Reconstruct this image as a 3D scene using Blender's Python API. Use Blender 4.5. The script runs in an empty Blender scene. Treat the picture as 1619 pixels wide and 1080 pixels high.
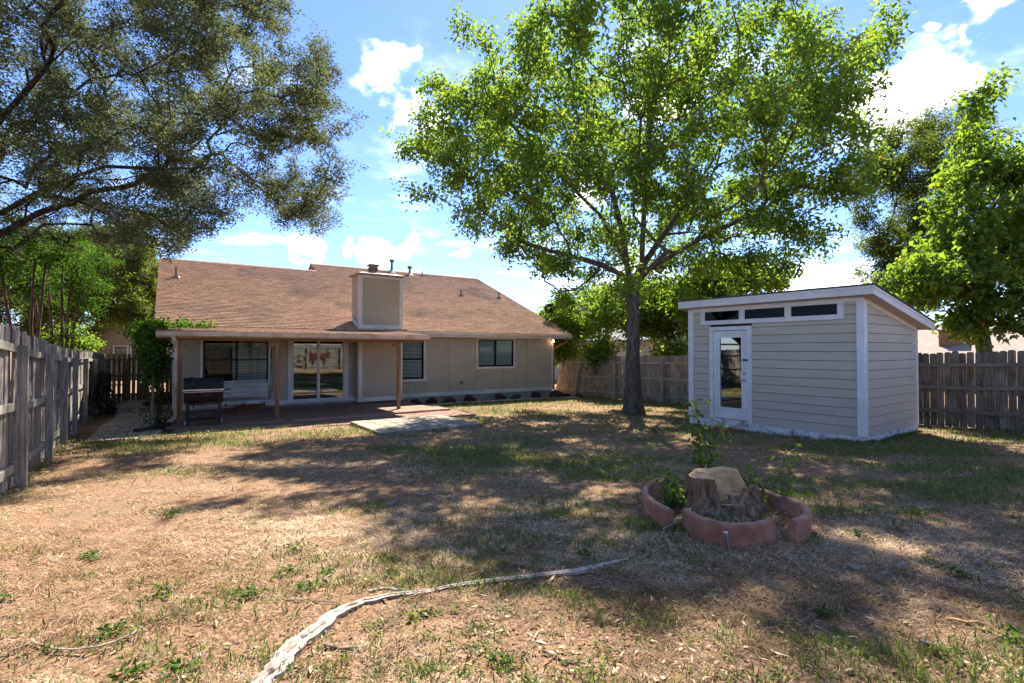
import bpy, math, random
import numpy as np
from mathutils import Vector, Matrix

SC = bpy.context.scene
COL = SC.collection
R = math.radians
rng = np.random.default_rng(7)
random.seed(7)

# ------------------------------------------------------------------ camera, sky, sun, exposure
HEAD = 0.593                       # the camera looks this far clockwise of the house's depth axis
cam_d = bpy.data.cameras.new('camera')
cam = bpy.data.objects.new('camera', cam_d); COL.objects.link(cam)
cam_d.sensor_width = 36.0
cam_d.lens = 803.6 / 1619 * 36
cam_d.clip_start = 0.05; cam_d.clip_end = 1500
cam.location = (0, 0, 1.6)
cam.rotation_euler = (math.pi / 2 + 0.017, 0, -HEAD)
SC.camera = cam
SC.render.resolution_x = 1024; SC.render.resolution_y = 683

SUN_AZ, SUN_EL = R(45.0), R(50.0)  # clockwise from +Y
S = Vector((math.sin(SUN_AZ) * math.cos(SUN_EL), math.cos(SUN_AZ) * math.cos(SUN_EL), math.sin(SUN_EL)))
sl = bpy.data.lights.new('sun', 'SUN'); so = bpy.data.objects.new('sun', sl); COL.objects.link(so)
sl.energy = 3.5; sl.angle = R(0.55); sl.color = (1.0, 0.93, 0.83)
so.rotation_euler = S.to_track_quat('Z', 'Y').to_euler(); so.location = (0, 0, 40)

SC.view_settings.view_transform = 'Standard'
SC.view_settings.look = 'None'
SC.view_settings.exposure = 2.18
SC.view_settings.gamma = 1.0
SC.cycles.use_denoising = True
SC.cycles.max_bounces = 6
SC.cycles.diffuse_bounces = 4
SC.cycles.transmission_bounces = 4
SC.cycles.glossy_bounces = 3
SC.cycles.transparent_max_bounces = 8
SC.cycles.caustics_reflective = False
SC.cycles.caustics_refractive = False
SC.cycles.sample_clamp_indirect = 4.0

def pix_dir(u, v):
    x = (u - 809.5) / 803.6; z = -(v - 540) / 803.6
    cp, sp = math.cos(.017), math.sin(.017)
    y = cp - z * sp; zz = sp + z * cp
    c, s = math.cos(HEAD), math.sin(HEAD)
    return Vector((x * c + y * s, -x * s + y * c, zz)).normalized()

W = bpy.data.worlds.new("World"); SC.world = W; W.use_nodes = True
nt = W.node_tree; nt.nodes.clear(); N = nt.nodes.new; L = nt.links.new
out = N('ShaderNodeOutputWorld'); bg = N('ShaderNodeBackground'); bg.inputs['Strength'].default_value = 0.078
sky = N('ShaderNodeTexSky'); sky.sky_type = 'NISHITA'; sky.sun_disc = False
sky.sun_elevation = SUN_EL; sky.sun_rotation = SUN_AZ
sky.altitude = 200; sky.air_density = 1.0; sky.dust_density = 0.15; sky.ozone_density = 2.0
tc = N('ShaderNodeTexCoord')
sep = N('ShaderNodeSeparateXYZ'); L(tc.outputs['Generated'], sep.inputs[0])
def wm(op, a, b=None, c=None, clamp=False):
    n = N('ShaderNodeMath'); n.operation = op; n.use_clamp = clamp
    for i, x in enumerate((a, b, c)):
        if x is None: continue
        if isinstance(x, (int, float)): n.inputs[i].default_value = x
        else: L(x, n.inputs[i])
    return n.outputs[0]
zc = wm('MAXIMUM', sep.outputs[2], 0.05)
zz = wm('ADD', zc, 0.10)
cx = wm('DIVIDE', sep.outputs[0], zz); cy = wm('DIVIDE', sep.outputs[1], zz)
comb = N('ShaderNodeCombineXYZ'); L(cx, comb.inputs[0]); L(cy, comb.inputs[1])
n1 = N('ShaderNodeTexNoise'); n1.inputs['Scale'].default_value = 1.7; n1.inputs['Detail'].default_value = 9; n1.inputs['Roughness'].default_value = .58
L(comb.outputs[0], n1.inputs['Vector'])
n2 = N('ShaderNodeTexNoise'); n2.inputs['Scale'].default_value = 9.0; n2.inputs['Detail'].default_value = 8; n2.inputs['Roughness'].default_value = .62
mp = N('ShaderNodeMapping'); mp.inputs['Scale'].default_value = (1, 1, 2.0); L(tc.outputs['Generated'], mp.inputs[0]); L(mp.outputs[0], n2.inputs['Vector'])
# cumulus puffs: (direction, radius) of each puff
puffs = [((598, 100), .036), ((622, 84), .03), ((645, 172), .036), ((632, 182), .026), ((680, 190), .03),
         ((612, 327), .013), ((592, 324), .012), ((632, 330), .010), ((590, 400), .028), ((480, 404), .024), ((640, 394), .022), ((740, 392), .015), ((545, 396), .02),
         ((1430, 150), .055), ((1475, 128), .042), ((1395, 185), .055), ((1510, 125), .026), ((1370, 150), .03),
         ((1575, 8), .024), ((1548, 0), .018), ((1470, 52), .010), ((1535, 62), .010), ((1340, 440), .04), ((1260, 445), .04), ((1180, 440), .03),
         ((1000, 430), .05), ((880, 440), .03), ((930, 300), .03), ((1050, 160), .04)]
n3 = N('ShaderNodeTexNoise'); n3.inputs['Scale'].default_value = 14; n3.inputs['Detail'].default_value = 5; L(tc.outputs['Generated'], n3.inputs['Vector'])
v1 = N('ShaderNodeVectorMath'); v1.operation = 'SUBTRACT'; L(n3.outputs['Color'], v1.inputs[0]); v1.inputs[1].default_value = (.5, .5, .5)
v2 = N('ShaderNodeVectorMath'); v2.operation = 'MULTIPLY_ADD'; L(v1.outputs[0], v2.inputs[0]); v2.inputs[1].default_value = (.14, .14, .09); L(tc.outputs['Generated'], v2.inputs[2])
mask = None
for (u, v), rad in puffs:
    d = pix_dir(u, v)
    vd = N('ShaderNodeVectorMath'); vd.operation = 'DISTANCE'
    L(v2.outputs[0], vd.inputs[0]); vd.inputs[1].default_value = d
    m = wm('SUBTRACT', 1.0, wm('DIVIDE', vd.outputs['Value'], rad * 1.35))
    m = wm('MAXIMUM', m, -0.6)
    mask = m if mask is None else wm('MAXIMUM', mask, m)
edge = wm('ADD', wm('MULTIPLY', mask, 0.9), wm('MULTIPLY', wm('SUBTRACT', n2.outputs[0], 0.5), 2.2))
cl1 = N('ShaderNodeMapRange'); cl1.interpolation_type = 'SMOOTHSTEP'; L(edge, cl1.inputs[0]); cl1.inputs[1].default_value = 0.0; cl1.inputs[2].default_value = 1.0
cl2 = N('ShaderNodeMapRange'); cl2.interpolation_type = 'SMOOTHSTEP'; L(n1.outputs[0], cl2.inputs[0]); cl2.inputs[1].default_value = 0.51; cl2.inputs[2].default_value = 0.85
cov = wm('MAXIMUM', cl1.outputs[0], wm('MULTIPLY', cl2.outputs[0], 0.5), clamp=True)
lowf = N('ShaderNodeMapRange'); L(sep.outputs[2], lowf.inputs[0]); lowf.inputs[1].default_value = 0.0; lowf.inputs[2].default_value = 0.05
cov = wm('MULTIPLY', cov, lowf.outputs[0])
tint = N('ShaderNodeMix'); tint.data_type = 'RGBA'; tint.blend_type = 'MULTIPLY'; tint.inputs[0].default_value = 1
L(sky.outputs[0], tint.inputs[6]); tint.inputs[7].default_value = (0.50, 0.585, 0.80, 1)
cm = N('ShaderNodeMix'); cm.data_type = 'RGBA'
L(cov, cm.inputs[0]); L(tint.outputs[2], cm.inputs[6])
cm.inputs[7].default_value = (13.0, 12.4, 11.8, 1)
L(cm.outputs[2], bg.inputs[0]); L(bg.outputs[0], out.inputs[0])

# ------------------------------------------------------------------ ground height
def sst(a, b, x):
    t = np.clip((x - a) / (b - a), 0, 1); return t * t * (3 - 2 * t)
CH, SH = math.cos(HEAD), math.sin(HEAD)
def gz(x, y):
    x = np.asarray(x, float); y = np.asarray(y, float)
    dep = x * SH + y * CH
    z = .02 - .05 * (np.minimum(dep, 10.) - 5.7)
    z = np.where(dep < 3, .155 + (3 - np.maximum(dep, -8)) * .02, z)
    z = z - .02 * (np.clip(dep, 10, 23) - 10)
    z = z - .05 * sst(13, 16, x) * sst(0, 8, y)
    return z
def G(x, y): return float(gz(x, y))

# ------------------------------------------------------------------ object helpers
def link(o, parent=None, inv=None):
    COL.objects.link(o)
    if parent is not None:
        o.parent = parent
        if inv is not None: o.matrix_parent_inverse = inv
    return o
def thing(name, label, cat, loc=(0, 0, 0), rz=0, group=None):
    o = bpy.data.objects.new(name, None); COL.objects.link(o)
    o.empty_display_size = .2
    o.location = loc; o.rotation_euler = (0, 0, rz)
    o['label'] = label; o['category'] = cat
    if group: o['group'] = group
    return o
def tag(o, label, cat, group=None):
    o['label'] = label; o['category'] = cat
    if group: o['group'] = group
    return o
def struct(o): o['kind'] = 'structure'; return o
def stuff(o, label=None, cat=None):
    o['kind'] = 'stuff'
    if label: o['label'] = label
    if cat: o['category'] = cat
    return o
def winv(root):     # world-coordinate mesh under a root
    return (Matrix.Translation(root.location) @ Matrix.Rotation(root.rotation_euler[2], 4, 'Z')).inverted()

class MB:
    def __init__(s): s.v = []; s.f = []; s.n = 0
    def add(s, V, F):
        o = s.n; s.v.extend([tuple(p) for p in V]); s.n += len(V)
        s.f.extend([tuple(i + o for i in f) for f in F]); return s
    def box(s, x0, x1, y0, y1, z0, z1):
        V = [(x, y, z) for z in (z0, z1) for y in (y0, y1) for x in (x0, x1)]
        return s.add(V, [(0, 2, 3, 1), (4, 5, 7, 6), (0, 1, 5, 4), (1, 3, 7, 5), (3, 2, 6, 7), (2, 0, 4, 6)])
    def hexa(s, P):   # 8 points: bottom 4 (ccw), top 4
        return s.add(P, [(3, 2, 1, 0), (4, 5, 6, 7), (0, 1, 5, 4), (1, 2, 6, 5), (2, 3, 7, 6), (3, 0, 4, 7)])
    def prism(s, poly, d):   # polygon (list of 3-d points) pushed along vector d
        n = len(poly); d = Vector(d)
        V = [Vector(p) for p in poly] + [Vector(p) + d for p in poly]
        F = [tuple(range(n))[::-1], tuple(range(n, 2 * n))] + [(i, (i + 1) % n, n + (i + 1) % n, n + i) for i in range(n)]
        return s.add(V, F)
    def tube(s, pts, rad, n=8, cap=True):
        pts = [Vector(p) for p in pts]
        if isinstance(rad, (int, float)): rad = [rad] * len(pts)
        V = []; F = []
        up = None
        for i, p in enumerate(pts):
            a = pts[max(i - 1, 0)]; b = pts[min(i + 1, len(pts) - 1)]
            t = (b - a).normalized()
            if up is None:
                up = Vector((0, 0, 1)) if abs(t.z) < .9 else Vector((1, 0, 0))
            u = (up - t * up.dot(t)).normalized(); w = t.cross(u); up = u
            for k in range(n):
                an = 2 * math.pi * k / n
                V.append(p + (u * math.cos(an) + w * math.sin(an)) * rad[i])
        for i in range(len(pts) - 1):
            for k in range(n):
                a = i * n + k; b = i * n + (k + 1) % n
                F.append((a, b, b + n, a + n))
        if cap: F.append(tuple(range(n))[::-1]); F.append(tuple((len(pts) - 1) * n + k for k in range(n)))
        return s.add(V, F)
    def lathe(s, c, prof, n=16):   # prof list of (r, z)
        V = []; F = []
        for r, z in prof:
            for k in range(n):
                a = 2 * math.pi * k / n; V.append((c[0] + r * math.cos(a), c[1] + r * math.sin(a), c[2] + z))
        for i in range(len(prof) - 1):
            for k in range(n):
                a = i * n + k; b = i * n + (k + 1) % n
                F.append((a, b, b + n, a + n))
        F.append(tuple(range(n))[::-1]); F.append(tuple((len(prof) - 1) * n + k for k in range(n)))
        return s.add(V, F)
    def mesh(s, name, mat, smooth=False):
        me = bpy.data.meshes.new(name); me.from_pydata(s.v, [], s.f); me.materials.append(mat)
        if smooth: me.polygons.foreach_set('use_smooth', [True] * len(me.polygons))
        me.update(); return me
    def obj(s, name, mat, parent=None, inv=None, smooth=False, bevel=0):
        o = bpy.data.objects.new(name, s.mesh(name, mat, smooth)); link(o, parent, inv)
        if bevel:
            b = o.modifiers.new('bevel', 'BEVEL'); b.width = bevel; b.segments = 1; b.limit_method = 'ANGLE'
        return o
def npmesh(name, V, F, mat, attr=None, smooth=False):
    me = bpy.data.meshes.new(name)
    V = np.ascontiguousarray(V, dtype=np.float32); F = np.ascontiguousarray(F, dtype=np.int32)
    k = F.shape[1]
    me.vertices.add(len(V)); me.vertices.foreach_set('co', V.ravel())
    me.loops.add(F.size); me.loops.foreach_set('vertex_index', F.ravel())
    me.polygons.add(len(F)); me.polygons.foreach_set('loop_start', np.arange(0, F.size, k, dtype=np.int32))
    try: me.polygons.foreach_set('loop_total', np.full(len(F), k, dtype=np.int32))
    except Exception: pass
    if smooth: me.polygons.foreach_set('use_smooth', np.ones(len(F), dtype=bool))
    me.update(calc_edges=True)
    if attr is not None:
        a = me.attributes.new('rnd', 'FLOAT', 'POINT'); a.data.foreach_set('value', np.ascontiguousarray(attr, dtype=np.float32))
    me.materials.append(mat)
    return me
def instance(me, name, parent=None, loc=(0, 0, 0), rot=(0, 0, 0), scale=(1, 1, 1), inv=None):
    o = bpy.data.objects.new(name, me); link(o, parent, inv)
    o.location = loc; o.rotation_euler = rot; o.scale = scale
    return o

# ------------------------------------------------------------------ materials
def mat(name, c1, c2, sc=(4, 4, 4), rough=.8, bump=.25, fine=60, rnd=.15, spec=.15, stain=None, metal=0, detail=6, lo=.35, hi=.65, stain_sc=1.3, stain_amt=.5):
    m = bpy.data.materials.new(name); m.use_nodes = True
    t = m.node_tree; n = t.nodes.new; l = t.links.new
    b = t.nodes['Principled BSDF']
    b.inputs['Roughness'].default_value = rough; b.inputs['Metallic'].default_value = metal
    b.inputs['Specular IOR Level'].default_value = spec
    co = n('ShaderNodeTexCoord'); oi = n('ShaderNodeObjectInfo')
    off = n('ShaderNodeVectorMath'); off.operation = 'SCALE'; off.inputs[0].default_value = (37, 53, 71); l(oi.outputs['Random'], off.inputs['Scale'])
    ad = n('ShaderNodeVectorMath'); ad.operation = 'ADD'; l(co.outputs['Object'], ad.inputs[0]); l(off.outputs[0], ad.inputs[1])
    mp = n('ShaderNodeMapping'); mp.inputs['Scale'].default_value = sc; l(ad.outputs[0], mp.inputs[0])
    no = n('ShaderNodeTexNoise'); no.inputs['Scale'].default_value = 1; no.inputs['Detail'].default_value = detail; no.inputs['Roughness'].default_value = .6; l(mp.outputs[0], no.inputs['Vector'])
    ra = n('ShaderNodeMapRange'); ra.interpolation_type = 'SMOOTHSTEP'; ra.inputs[1].default_value = lo; ra.inputs[2].default_value = hi; l(no.outputs[0], ra.inputs[0])
    mx = n('ShaderNodeMix'); mx.data_type = 'RGBA'; l(ra.outputs[0], mx.inputs[0]); mx.inputs[6].default_value = (*c1, 1); mx.inputs[7].default_value = (*c2, 1)
    last = mx.outputs[2]
    if stain:
        sn = n('ShaderNodeTexNoise'); sn.inputs['Scale'].default_value = stain_sc; sn.inputs['Detail'].default_value = 5; l(ad.outputs[0], sn.inputs['Vector'])
        sr = n('ShaderNodeMapRange'); sr.interpolation_type = 'SMOOTHSTEP'; sr.inputs[1].default_value = .48; sr.inputs[2].default_value = .7; sr.inputs[4].default_value = stain_amt; l(sn.outputs[0], sr.inputs[0])
        m2 = n('ShaderNodeMix'); m2.data_type = 'RGBA'; l(sr.outputs[0], m2.inputs[0]); l(last, m2.inputs[6]); m2.inputs[7].default_value = (*stain, 1); last = m2.outputs[2]
    hv = n('ShaderNodeHueSaturation'); l(last, hv.inputs['Color'])
    vr = n('ShaderNodeMapRange'); vr.inputs[3].default_value = 1 - rnd; vr.inputs[4].default_value = 1 + rnd; l(oi.outputs['Random'], vr.inputs[0]); l(vr.outputs[0], hv.inputs['Value'])
    l(hv.outputs[0], b.inputs['Base Color'])
    if bump:
        fn = n('ShaderNodeTexNoise'); fn.inputs['Scale'].default_value = 1; fn.inputs['Detail'].default_value = 4
        m3 = n('ShaderNodeMapping'); k = fine / max(sc); m3.inputs['Scale'].default_value = (sc[0] * k, sc[1] * k, sc[2] * k); l(ad.outputs[0], m3.inputs[0]); l(m3.outputs[0], fn.inputs['Vector'])
        bu = n('ShaderNodeBump'); bu.inputs['Strength'].default_value = bump; bu.inputs['Distance'].default_value = .01; l(fn.outputs[0], bu.inputs['Height']); l(bu.outputs[0], b.inputs['Normal'])
    return m
def leafmat(name, cols, trans=.45, gloss=.35, rough=.45, tt=(2.1, 2.1, .7)):
    m = bpy.data.materials.new(name); m.use_nodes = True
    t = m.node_tree; t.nodes.clear(); n = t.nodes.new; l = t.links.new
    o = n('ShaderNodeOutputMaterial'); at = n('ShaderNodeAttribute'); at.attribute_name = 'rnd'
    cr = n('ShaderNodeValToRGB'); cr.color_ramp.interpolation = 'LINEAR'
    e = cr.color_ramp.elements
    while len(e) < len(cols): e.new(.5)
    for i, (p, c) in enumerate(cols): e[i].position = p; e[i].color = (*c, 1)
    l(at.outputs['Fac'], cr.inputs[0])
    d = n('ShaderNodeBsdfDiffuse'); l(cr.outputs[0], d.inputs[0])
    tb = n('ShaderNodeBsdfTranslucent')
    tm = n('ShaderNodeMix'); tm.data_type = 'RGBA'; tm.blend_type = 'MULTIPLY'; tm.inputs[0].default_value = 1; l(cr.outputs[0], tm.inputs[6]); tm.inputs[7].default_value = (*tt, 1); l(tm.outputs[2], tb.inputs[0])
    mx = n('ShaderNodeMixShader'); mx.inputs[0].default_value = trans; l(d.outputs[0], mx.inputs[1]); l(tb.outputs[0], mx.inputs[2])
    g = n('ShaderNodeBsdfGlossy'); g.inputs['Roughness'].default_value = rough; g.inputs[0].default_value = (.9, .9, .9, 1)
    m2 = n('ShaderNodeMixShader'); m2.inputs[0].default_value = gloss * .3; l(mx.outputs[0], m2.inputs[1]); l(g.outputs[0], m2.inputs[2])
    l(m2.outputs[0], o.inputs[0]); return m
def glassmat(name, tint, refl=.25, ior=1.5):
    m = bpy.data.materials.new(name); m.use_nodes = True
    t = m.node_tree; t.nodes.clear(); n = t.nodes.new; l = t.links.new
    o = n('ShaderNodeOutputMaterial'); tr = n('ShaderNodeBsdfTransparent'); tr.inputs[0].default_value = (*tint, 1)
    g = n('ShaderNodeBsdfGlossy'); g.inputs['Roughness'].default_value = .012; g.inputs[0].default_value = (.9, .95, .97, 1)
    fr = n('ShaderNodeFresnel'); fr.inputs[0].default_value = ior
    ad = n('ShaderNodeMath'); ad.operation = 'ADD'; ad.use_clamp = True; l(fr.outputs[0], ad.inputs[0]); ad.inputs[1].default_value = refl
    mx = n('ShaderNodeMixShader'); l(ad.outputs[0], mx.inputs[0]); l(tr.outputs[0], mx.inputs[1]); l(g.outputs[0], mx.inputs[2])
    l(mx.outputs[0], o.inputs[0]); return m

M = {}
M['fence_grey'] = mat('weathered_grey_pickets', (.14, .12, .10), (.33, .29, .245), (30, 30, 2.2), bump=.5, fine=90, rnd=.22, stain=(.11, .09, .065), stain_sc=2.2, stain_amt=.55)
M['fence_post'] = mat('weathered_grey_post_wood', (.16, .145, .12), (.34, .31, .26), (26, 26, 2.5), bump=.5, fine=80, rnd=.15, stain=(.13, .15, .10), stain_sc=2.0, stain_amt=.55)
M['fence_tan'] = mat('weathered_tan_pickets', (.23, .185, .13), (.42, .355, .265), (30, 30, 2.2), bump=.5, fine=90, rnd=.2, stain=(.10, .08, .055), stain_sc=2.5, stain_amt=.6)
M['rail_tan'] = mat('tan_rail_wood', (.30, .245, .18), (.48, .41, .31), (2.2, 30, 30), bump=.4, fine=90, rnd=.1, stain=(.18, .14, .10), stain_sc=2.5)
M['rail_dark'] = mat('grey_rail_wood', (.16, .14, .11), (.28, .25, .20), (2.2, 30, 30), bump=.4, fine=90, rnd=.1, stain=(.09, .08, .055), stain_sc=2.5)
M['fence_dark'] = mat('mossy_dark_pickets', (.12, .098, .07), (.27, .23, .17), (30, 30, 2.0), bump=.5, fine=90, rnd=.22, stain=(.07, .065, .042), stain_sc=2.0, stain_amt=.65)
M['fence_brown'] = mat('brown_gate_wood', (.15, .10, .06), (.27, .19, .12), (30, 30, 2.2), bump=.4, fine=90, rnd=.2)
M['siding'] = mat('taupe_panel_paint', (.43, .36, .27), (.47, .395, .30), (.7, .7, 1.6), rough=.75, bump=.12, fine=60, rnd=.02, stain=(.29, .245, .19), stain_sc=.8, stain_amt=.35)
M['trim'] = mat('cream_trim_paint', (.60, .56, .50), (.70, .66, .60), (2, 2, 2), rough=.6, bump=.08, rnd=.03, stain=(.45, .41, .34), stain_sc=1.6, stain_amt=.3)
M['gutter'] = mat('gutter_enamel', (.48, .37, .27), (.60, .48, .36), (1.2, 3, 3), rough=.45, bump=.04, rnd=.03, stain=(.30, .18, .10), stain_sc=2.4, stain_amt=.45)
M['slab'] = mat('foundation_concrete', (.26, .24, .20), (.38, .35, .30), (3, 3, 3), bump=.4, rnd=.05, stain=(.18, .15, .11))
M['shingle'] = mat('brown_shingles', (.235, .145, .105), (.35, .225, .165), (9, 9, 9), rough=.95, bump=.6, fine=160, rnd=.05, stain=(.20, .135, .105), stain_sc=.55, stain_amt=.6)
M['roof_old'] = mat('patio_roof_cover', (.17, .12, .09), (.36, .24, .17), (6, 6, 6), rough=.95, bump=.6, fine=90, rnd=.05, stain=(.10, .085, .07), stain_sc=3)
M['flash'] = mat('metal_flashing', (.30, .22, .17), (.42, .33, .26), (6, 6, 6), rough=.5, bump=.1, metal=.3)
M['pipe'] = mat('painted_vent_pipe', (.22, .15, .11), (.32, .24, .18), (8, 8, 8), rough=.7, bump=.2)
M['dark_frame'] = mat('dark_bronze_frame', (.012, .010, .009), (.02, .017, .015), (8, 8, 8), rough=.4, bump=.03)
M['interior'] = mat('dark_room', (.035, .032, .028), (.05, .045, .04), (2, 2, 2), bump=0)
M['blind'] = mat('blind_slat_white', (.72, .72, .66), (.80, .80, .74), (3, 3, 3), rough=.5, bump=0, rnd=.05)
M['glass'] = glassmat('window_glass', (.86, .90, .88), .0, 1.3)
M['glass_slider'] = glassmat('door_glass', (.30, .42, .40), .15)
M['deckwood'] = mat('dark_stained_deck', (.18, .12, .082), (.30, .205, .145), (2, 26, 26), rough=.7, bump=.4, fine=70, rnd=.16, stain=(.055, .036, .028), stain_sc=1.4)
M['deckedge'] = mat('red_deck_edge', (.24, .13, .09), (.38, .23, .17), (2, 20, 20), rough=.8, bump=.4, fine=70, rnd=.1)  # redder and paler than the deck planks
M['postwood'] = mat('brown_stained_post', (.20, .095, .04), (.34, .18, .085), (24, 24, 2), rough=.65, bump=.3, fine=60, rnd=.12)
M['soffit'] = mat('soffit_wood', (.22, .13, .07), (.33, .21, .13), (2, 18, 18), bump=.3, rnd=.05)
M['brick'] = mat('red_paver', (.22, .115, .085), (.36, .215, .165), (14, 14, 14), rough=.9, bump=.6, fine=60, rnd=.22, stain=(.14, .10, .08), stain_sc=3)
M['brick_tan'] = mat('tan_paver', (.30, .235, .175), (.48, .39, .30), (14, 14, 14), rough=.9, bump=.6, fine=60, rnd=.30, stain=(.12, .095, .07), stain_sc=3)
M['mortar'] = mat('joint_sand', (.05, .038, .028), (.10, .08, .06), (20, 20, 20), rough=1, bump=.4)
M['slabstone'] = mat('pale_concrete_slab', (.24, .205, .155), (.34, .295, .23), (6, 6, 6), rough=.9, bump=.35, fine=80, rnd=.06, stain=(.33, .29, .24), stain_sc=2)
M['curb'] = mat('pale_curb_concrete', (.38, .32, .26), (.52, .45, .37), (6, 6, 6), rough=.9, bump=.4, rnd=.05, stain=(.27, .22, .17))
M['lava'] = mat('dark_red_rock', (.045, .026, .02), (.12, .065, .045), (14, 14, 14), rough=1, bump=.8, fine=40, rnd=.25)
M['edging'] = mat('red_concrete_edging', (.33, .165, .11), (.46, .26, .18), (9, 9, 9), rough=.85, bump=.5, fine=90, rnd=.1, stain=(.20, .13, .11), stain_sc=4, stain_amt=.7)
M['hardie'] = mat('greige_lap_siding', (.48, .425, .325), (.52, .46, .355), (1.2, 1.2, 3), rough=.65, bump=.12, fine=60, rnd=.035)
M['white'] = mat('white_trim_paint', (.68, .655, .61), (.75, .73, .69), (3, 3, 3), rough=.5, bump=.1, rnd=.03, stain=(.50, .48, .45), stain_sc=1.6, stain_amt=.3)
M['skirt'] = mat('peeling_white_skirt', (.55, .54, .52), (.72, .71, .70), (9, 9, 9), rough=.8, bump=.4, rnd=.05, stain=(.27, .21, .15), stain_sc=6, stain_amt=.85)
M['black'] = mat('black_enamel', (.012, .012, .012), (.03, .028, .026), (9, 9, 9), rough=.45, bump=.1, rnd=.1)
M['rustblack'] = mat('rusty_black_steel', (.018, .014, .012), (.09, .05, .03), (9, 9, 9), rough=.6, bump=.2, lo=.5, hi=.75)
M['chrome'] = mat('worn_steel', (.35, .35, .36), (.5, .5, .5), (9, 9, 9), rough=.3, bump=.05, metal=.9)
M['wheel'] = mat('grey_plastic', (.16, .18, .22), (.22, .24, .28), (9, 9, 9), rough=.5, bump=.05)
M['swing'] = mat('worn_white_slats', (.36, .34, .31), (.58, .56, .53), (3, 26, 26), rough=.7, bump=.3, fine=60, rnd=.1, stain=(.25, .22, .19))
M['bark'] = mat('grey_brown_bark', (.055, .043, .033), (.18, .145, .112), (16, 16, 4), rough=.95, bump=1.0, fine=40, rnd=.03, lo=.3, hi=.7)
M['bark_dark'] = mat('dark_oak_bark', (.022, .016, .012), (.075, .056, .043), (14, 14, 8), rough=.95, bump=.9, fine=40)
M['bark_red'] = mat('red_brown_bark', (.07, .032, .022), (.20, .105, .075), (22, 22, 2.5), rough=.7, bump=.5, fine=40)
M['stumpbark'] = mat('stump_bark', (.10, .065, .04), (.36, .25, .16), (22, 22, 4), rough=.95, bump=1.0, fine=50, stain=(.28, .17, .08), stain_sc=5, stain_amt=.7)
M['cutwood'] = mat('fresh_cut_wood', (.46, .27, .12), (.66, .44, .22), (9, 9, 9), rough=.85, bump=.5, fine=50, stain=(.26, .16, .08), stain_sc=6, stain_amt=.6)
t = M['cutwood'].node_tree; wv = t.nodes.new('ShaderNodeTexWave'); wv.wave_type = 'RINGS'; wv.rings_direction = 'Z'; wv.inputs['Scale'].default_value = 9; wv.inputs['Distortion'].default_value = 2.5; wv.inputs['Detail'].default_value = 3
tcw = t.nodes.new('ShaderNodeTexCoord'); mpw = t.nodes.new('ShaderNodeMapping'); mpw.inputs['Location'].default_value = (-4.42, -2.93, 0); t.links.new(tcw.outputs['Object'], mpw.inputs[0]); t.links.new(mpw.outputs[0], wv.inputs['Vector'])
hs = [x for x in t.nodes if x.type == 'HUE_SAT'][0]; mw = t.nodes.new('ShaderNodeMapRange'); mw.inputs[3].default_value = .84; mw.inputs[4].default_value = 1.04; t.links.new(wv.outputs['Fac'], mw.inputs[0]); t.links.new(mw.outputs[0], hs.inputs['Value'])
M['driftroot'] = mat('bleached_root_wood', (.27, .22, .18), (.47, .41, .345), (26, 26, 26), rough=.9, bump=.6, fine=60, stain=(.16, .12, .09), stain_sc=9, stain_amt=.7)
M['stick'] = mat('dry_stick', (.16, .12, .09), (.34, .27, .21), (12, 12, 12), rough=.9, bump=.4, rnd=.3)
M['pvc'] = mat('dirty_pvc', (.10, .11, .10), (.42, .43, .42), (22, 22, 8), rough=.5, bump=.2, rnd=.05)
M['rubber'] = mat('black_rubber_hose', (.014, .014, .012), (.05, .048, .04), (9, 9, 9), rough=.5, bump=.1)
M['tealpipe'] = M['pvc']
M['neigh_tan'] = mat('tan_stucco', (.34, .27, .17), (.40, .33, .22), (2, 2, 2), bump=.2)
M['neigh_grey'] = mat('grey_wall_paint', (.36, .37, .36), (.44, .44, .43), (2, 2, 2), bump=.1)
M['roof_dark'] = mat('charcoal_shingles', (.04, .042, .05), (.085, .09, .10), (9, 9, 9), rough=.9, bump=.4)
M['roof_grey'] = mat('grey_shingles', (.20, .19, .19), (.32, .30, .30), (5, 5, 5), rough=.9, bump=.4)
M['roof_tan'] = mat('tan_shingles', (.22, .17, .135), (.30, .235, .19), (5, 5, 5), rough=.9, bump=.4)
M['neigh_brick'] = mat('red_brick', (.22, .10, .07), (.32, .17, .12), (9, 9, 20), bump=.4)
M['ironart'] = mat('rust_iron_art', (.10, .035, .02), (.20, .08, .045), (9, 9, 9), rough=.8, bump=.2)
M['wagon'] = mat('wagon_wheel_wood', (.30, .22, .15), (.42, .33, .24), (9, 9, 9), bump=.3)

M['leaf_oak'] = leafmat('live_oak_leaf', [(0, (.040, .055, .028)), (.5, (.092, .110, .056)), (.9, (.17, .185, .11)), (1, (.20, .12, .06))], trans=.38, gloss=.14, rough=.55, tt=(1.6, 1.6, 1.0))
M['leaf_big'] = leafmat('bright_oak_leaf', [(0, (.055, .10, .027)), (.5, (.125, .19, .045)), (.92, (.215, .28, .065)), (1, (.30, .15, .04))], trans=.56, gloss=.07, rough=.6)
M['leaf_mul'] = leafmat('broad_green_leaf', [(0, (.05, .09, .022)), (.5, (.115, .18, .036)), (.96, (.21, .27, .055)), (1, (.32, .16, .05))], trans=.56, gloss=.07, rough=.6)
M['leaf_bg'] = leafmat('yard_tree_leaf', [(0, (.040, .058, .020)), (.5, (.085, .11, .034)), (1, (.16, .18, .07))], trans=.52, gloss=.05, rough=.6)
M['leaf_vine'] = leafmat('vine_leaf', [(0, (.022, .05, .008)), (.6, (.045, .10, .014)), (1, (.09, .15, .02))], trans=.48, gloss=.05, rough=.6)
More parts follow.
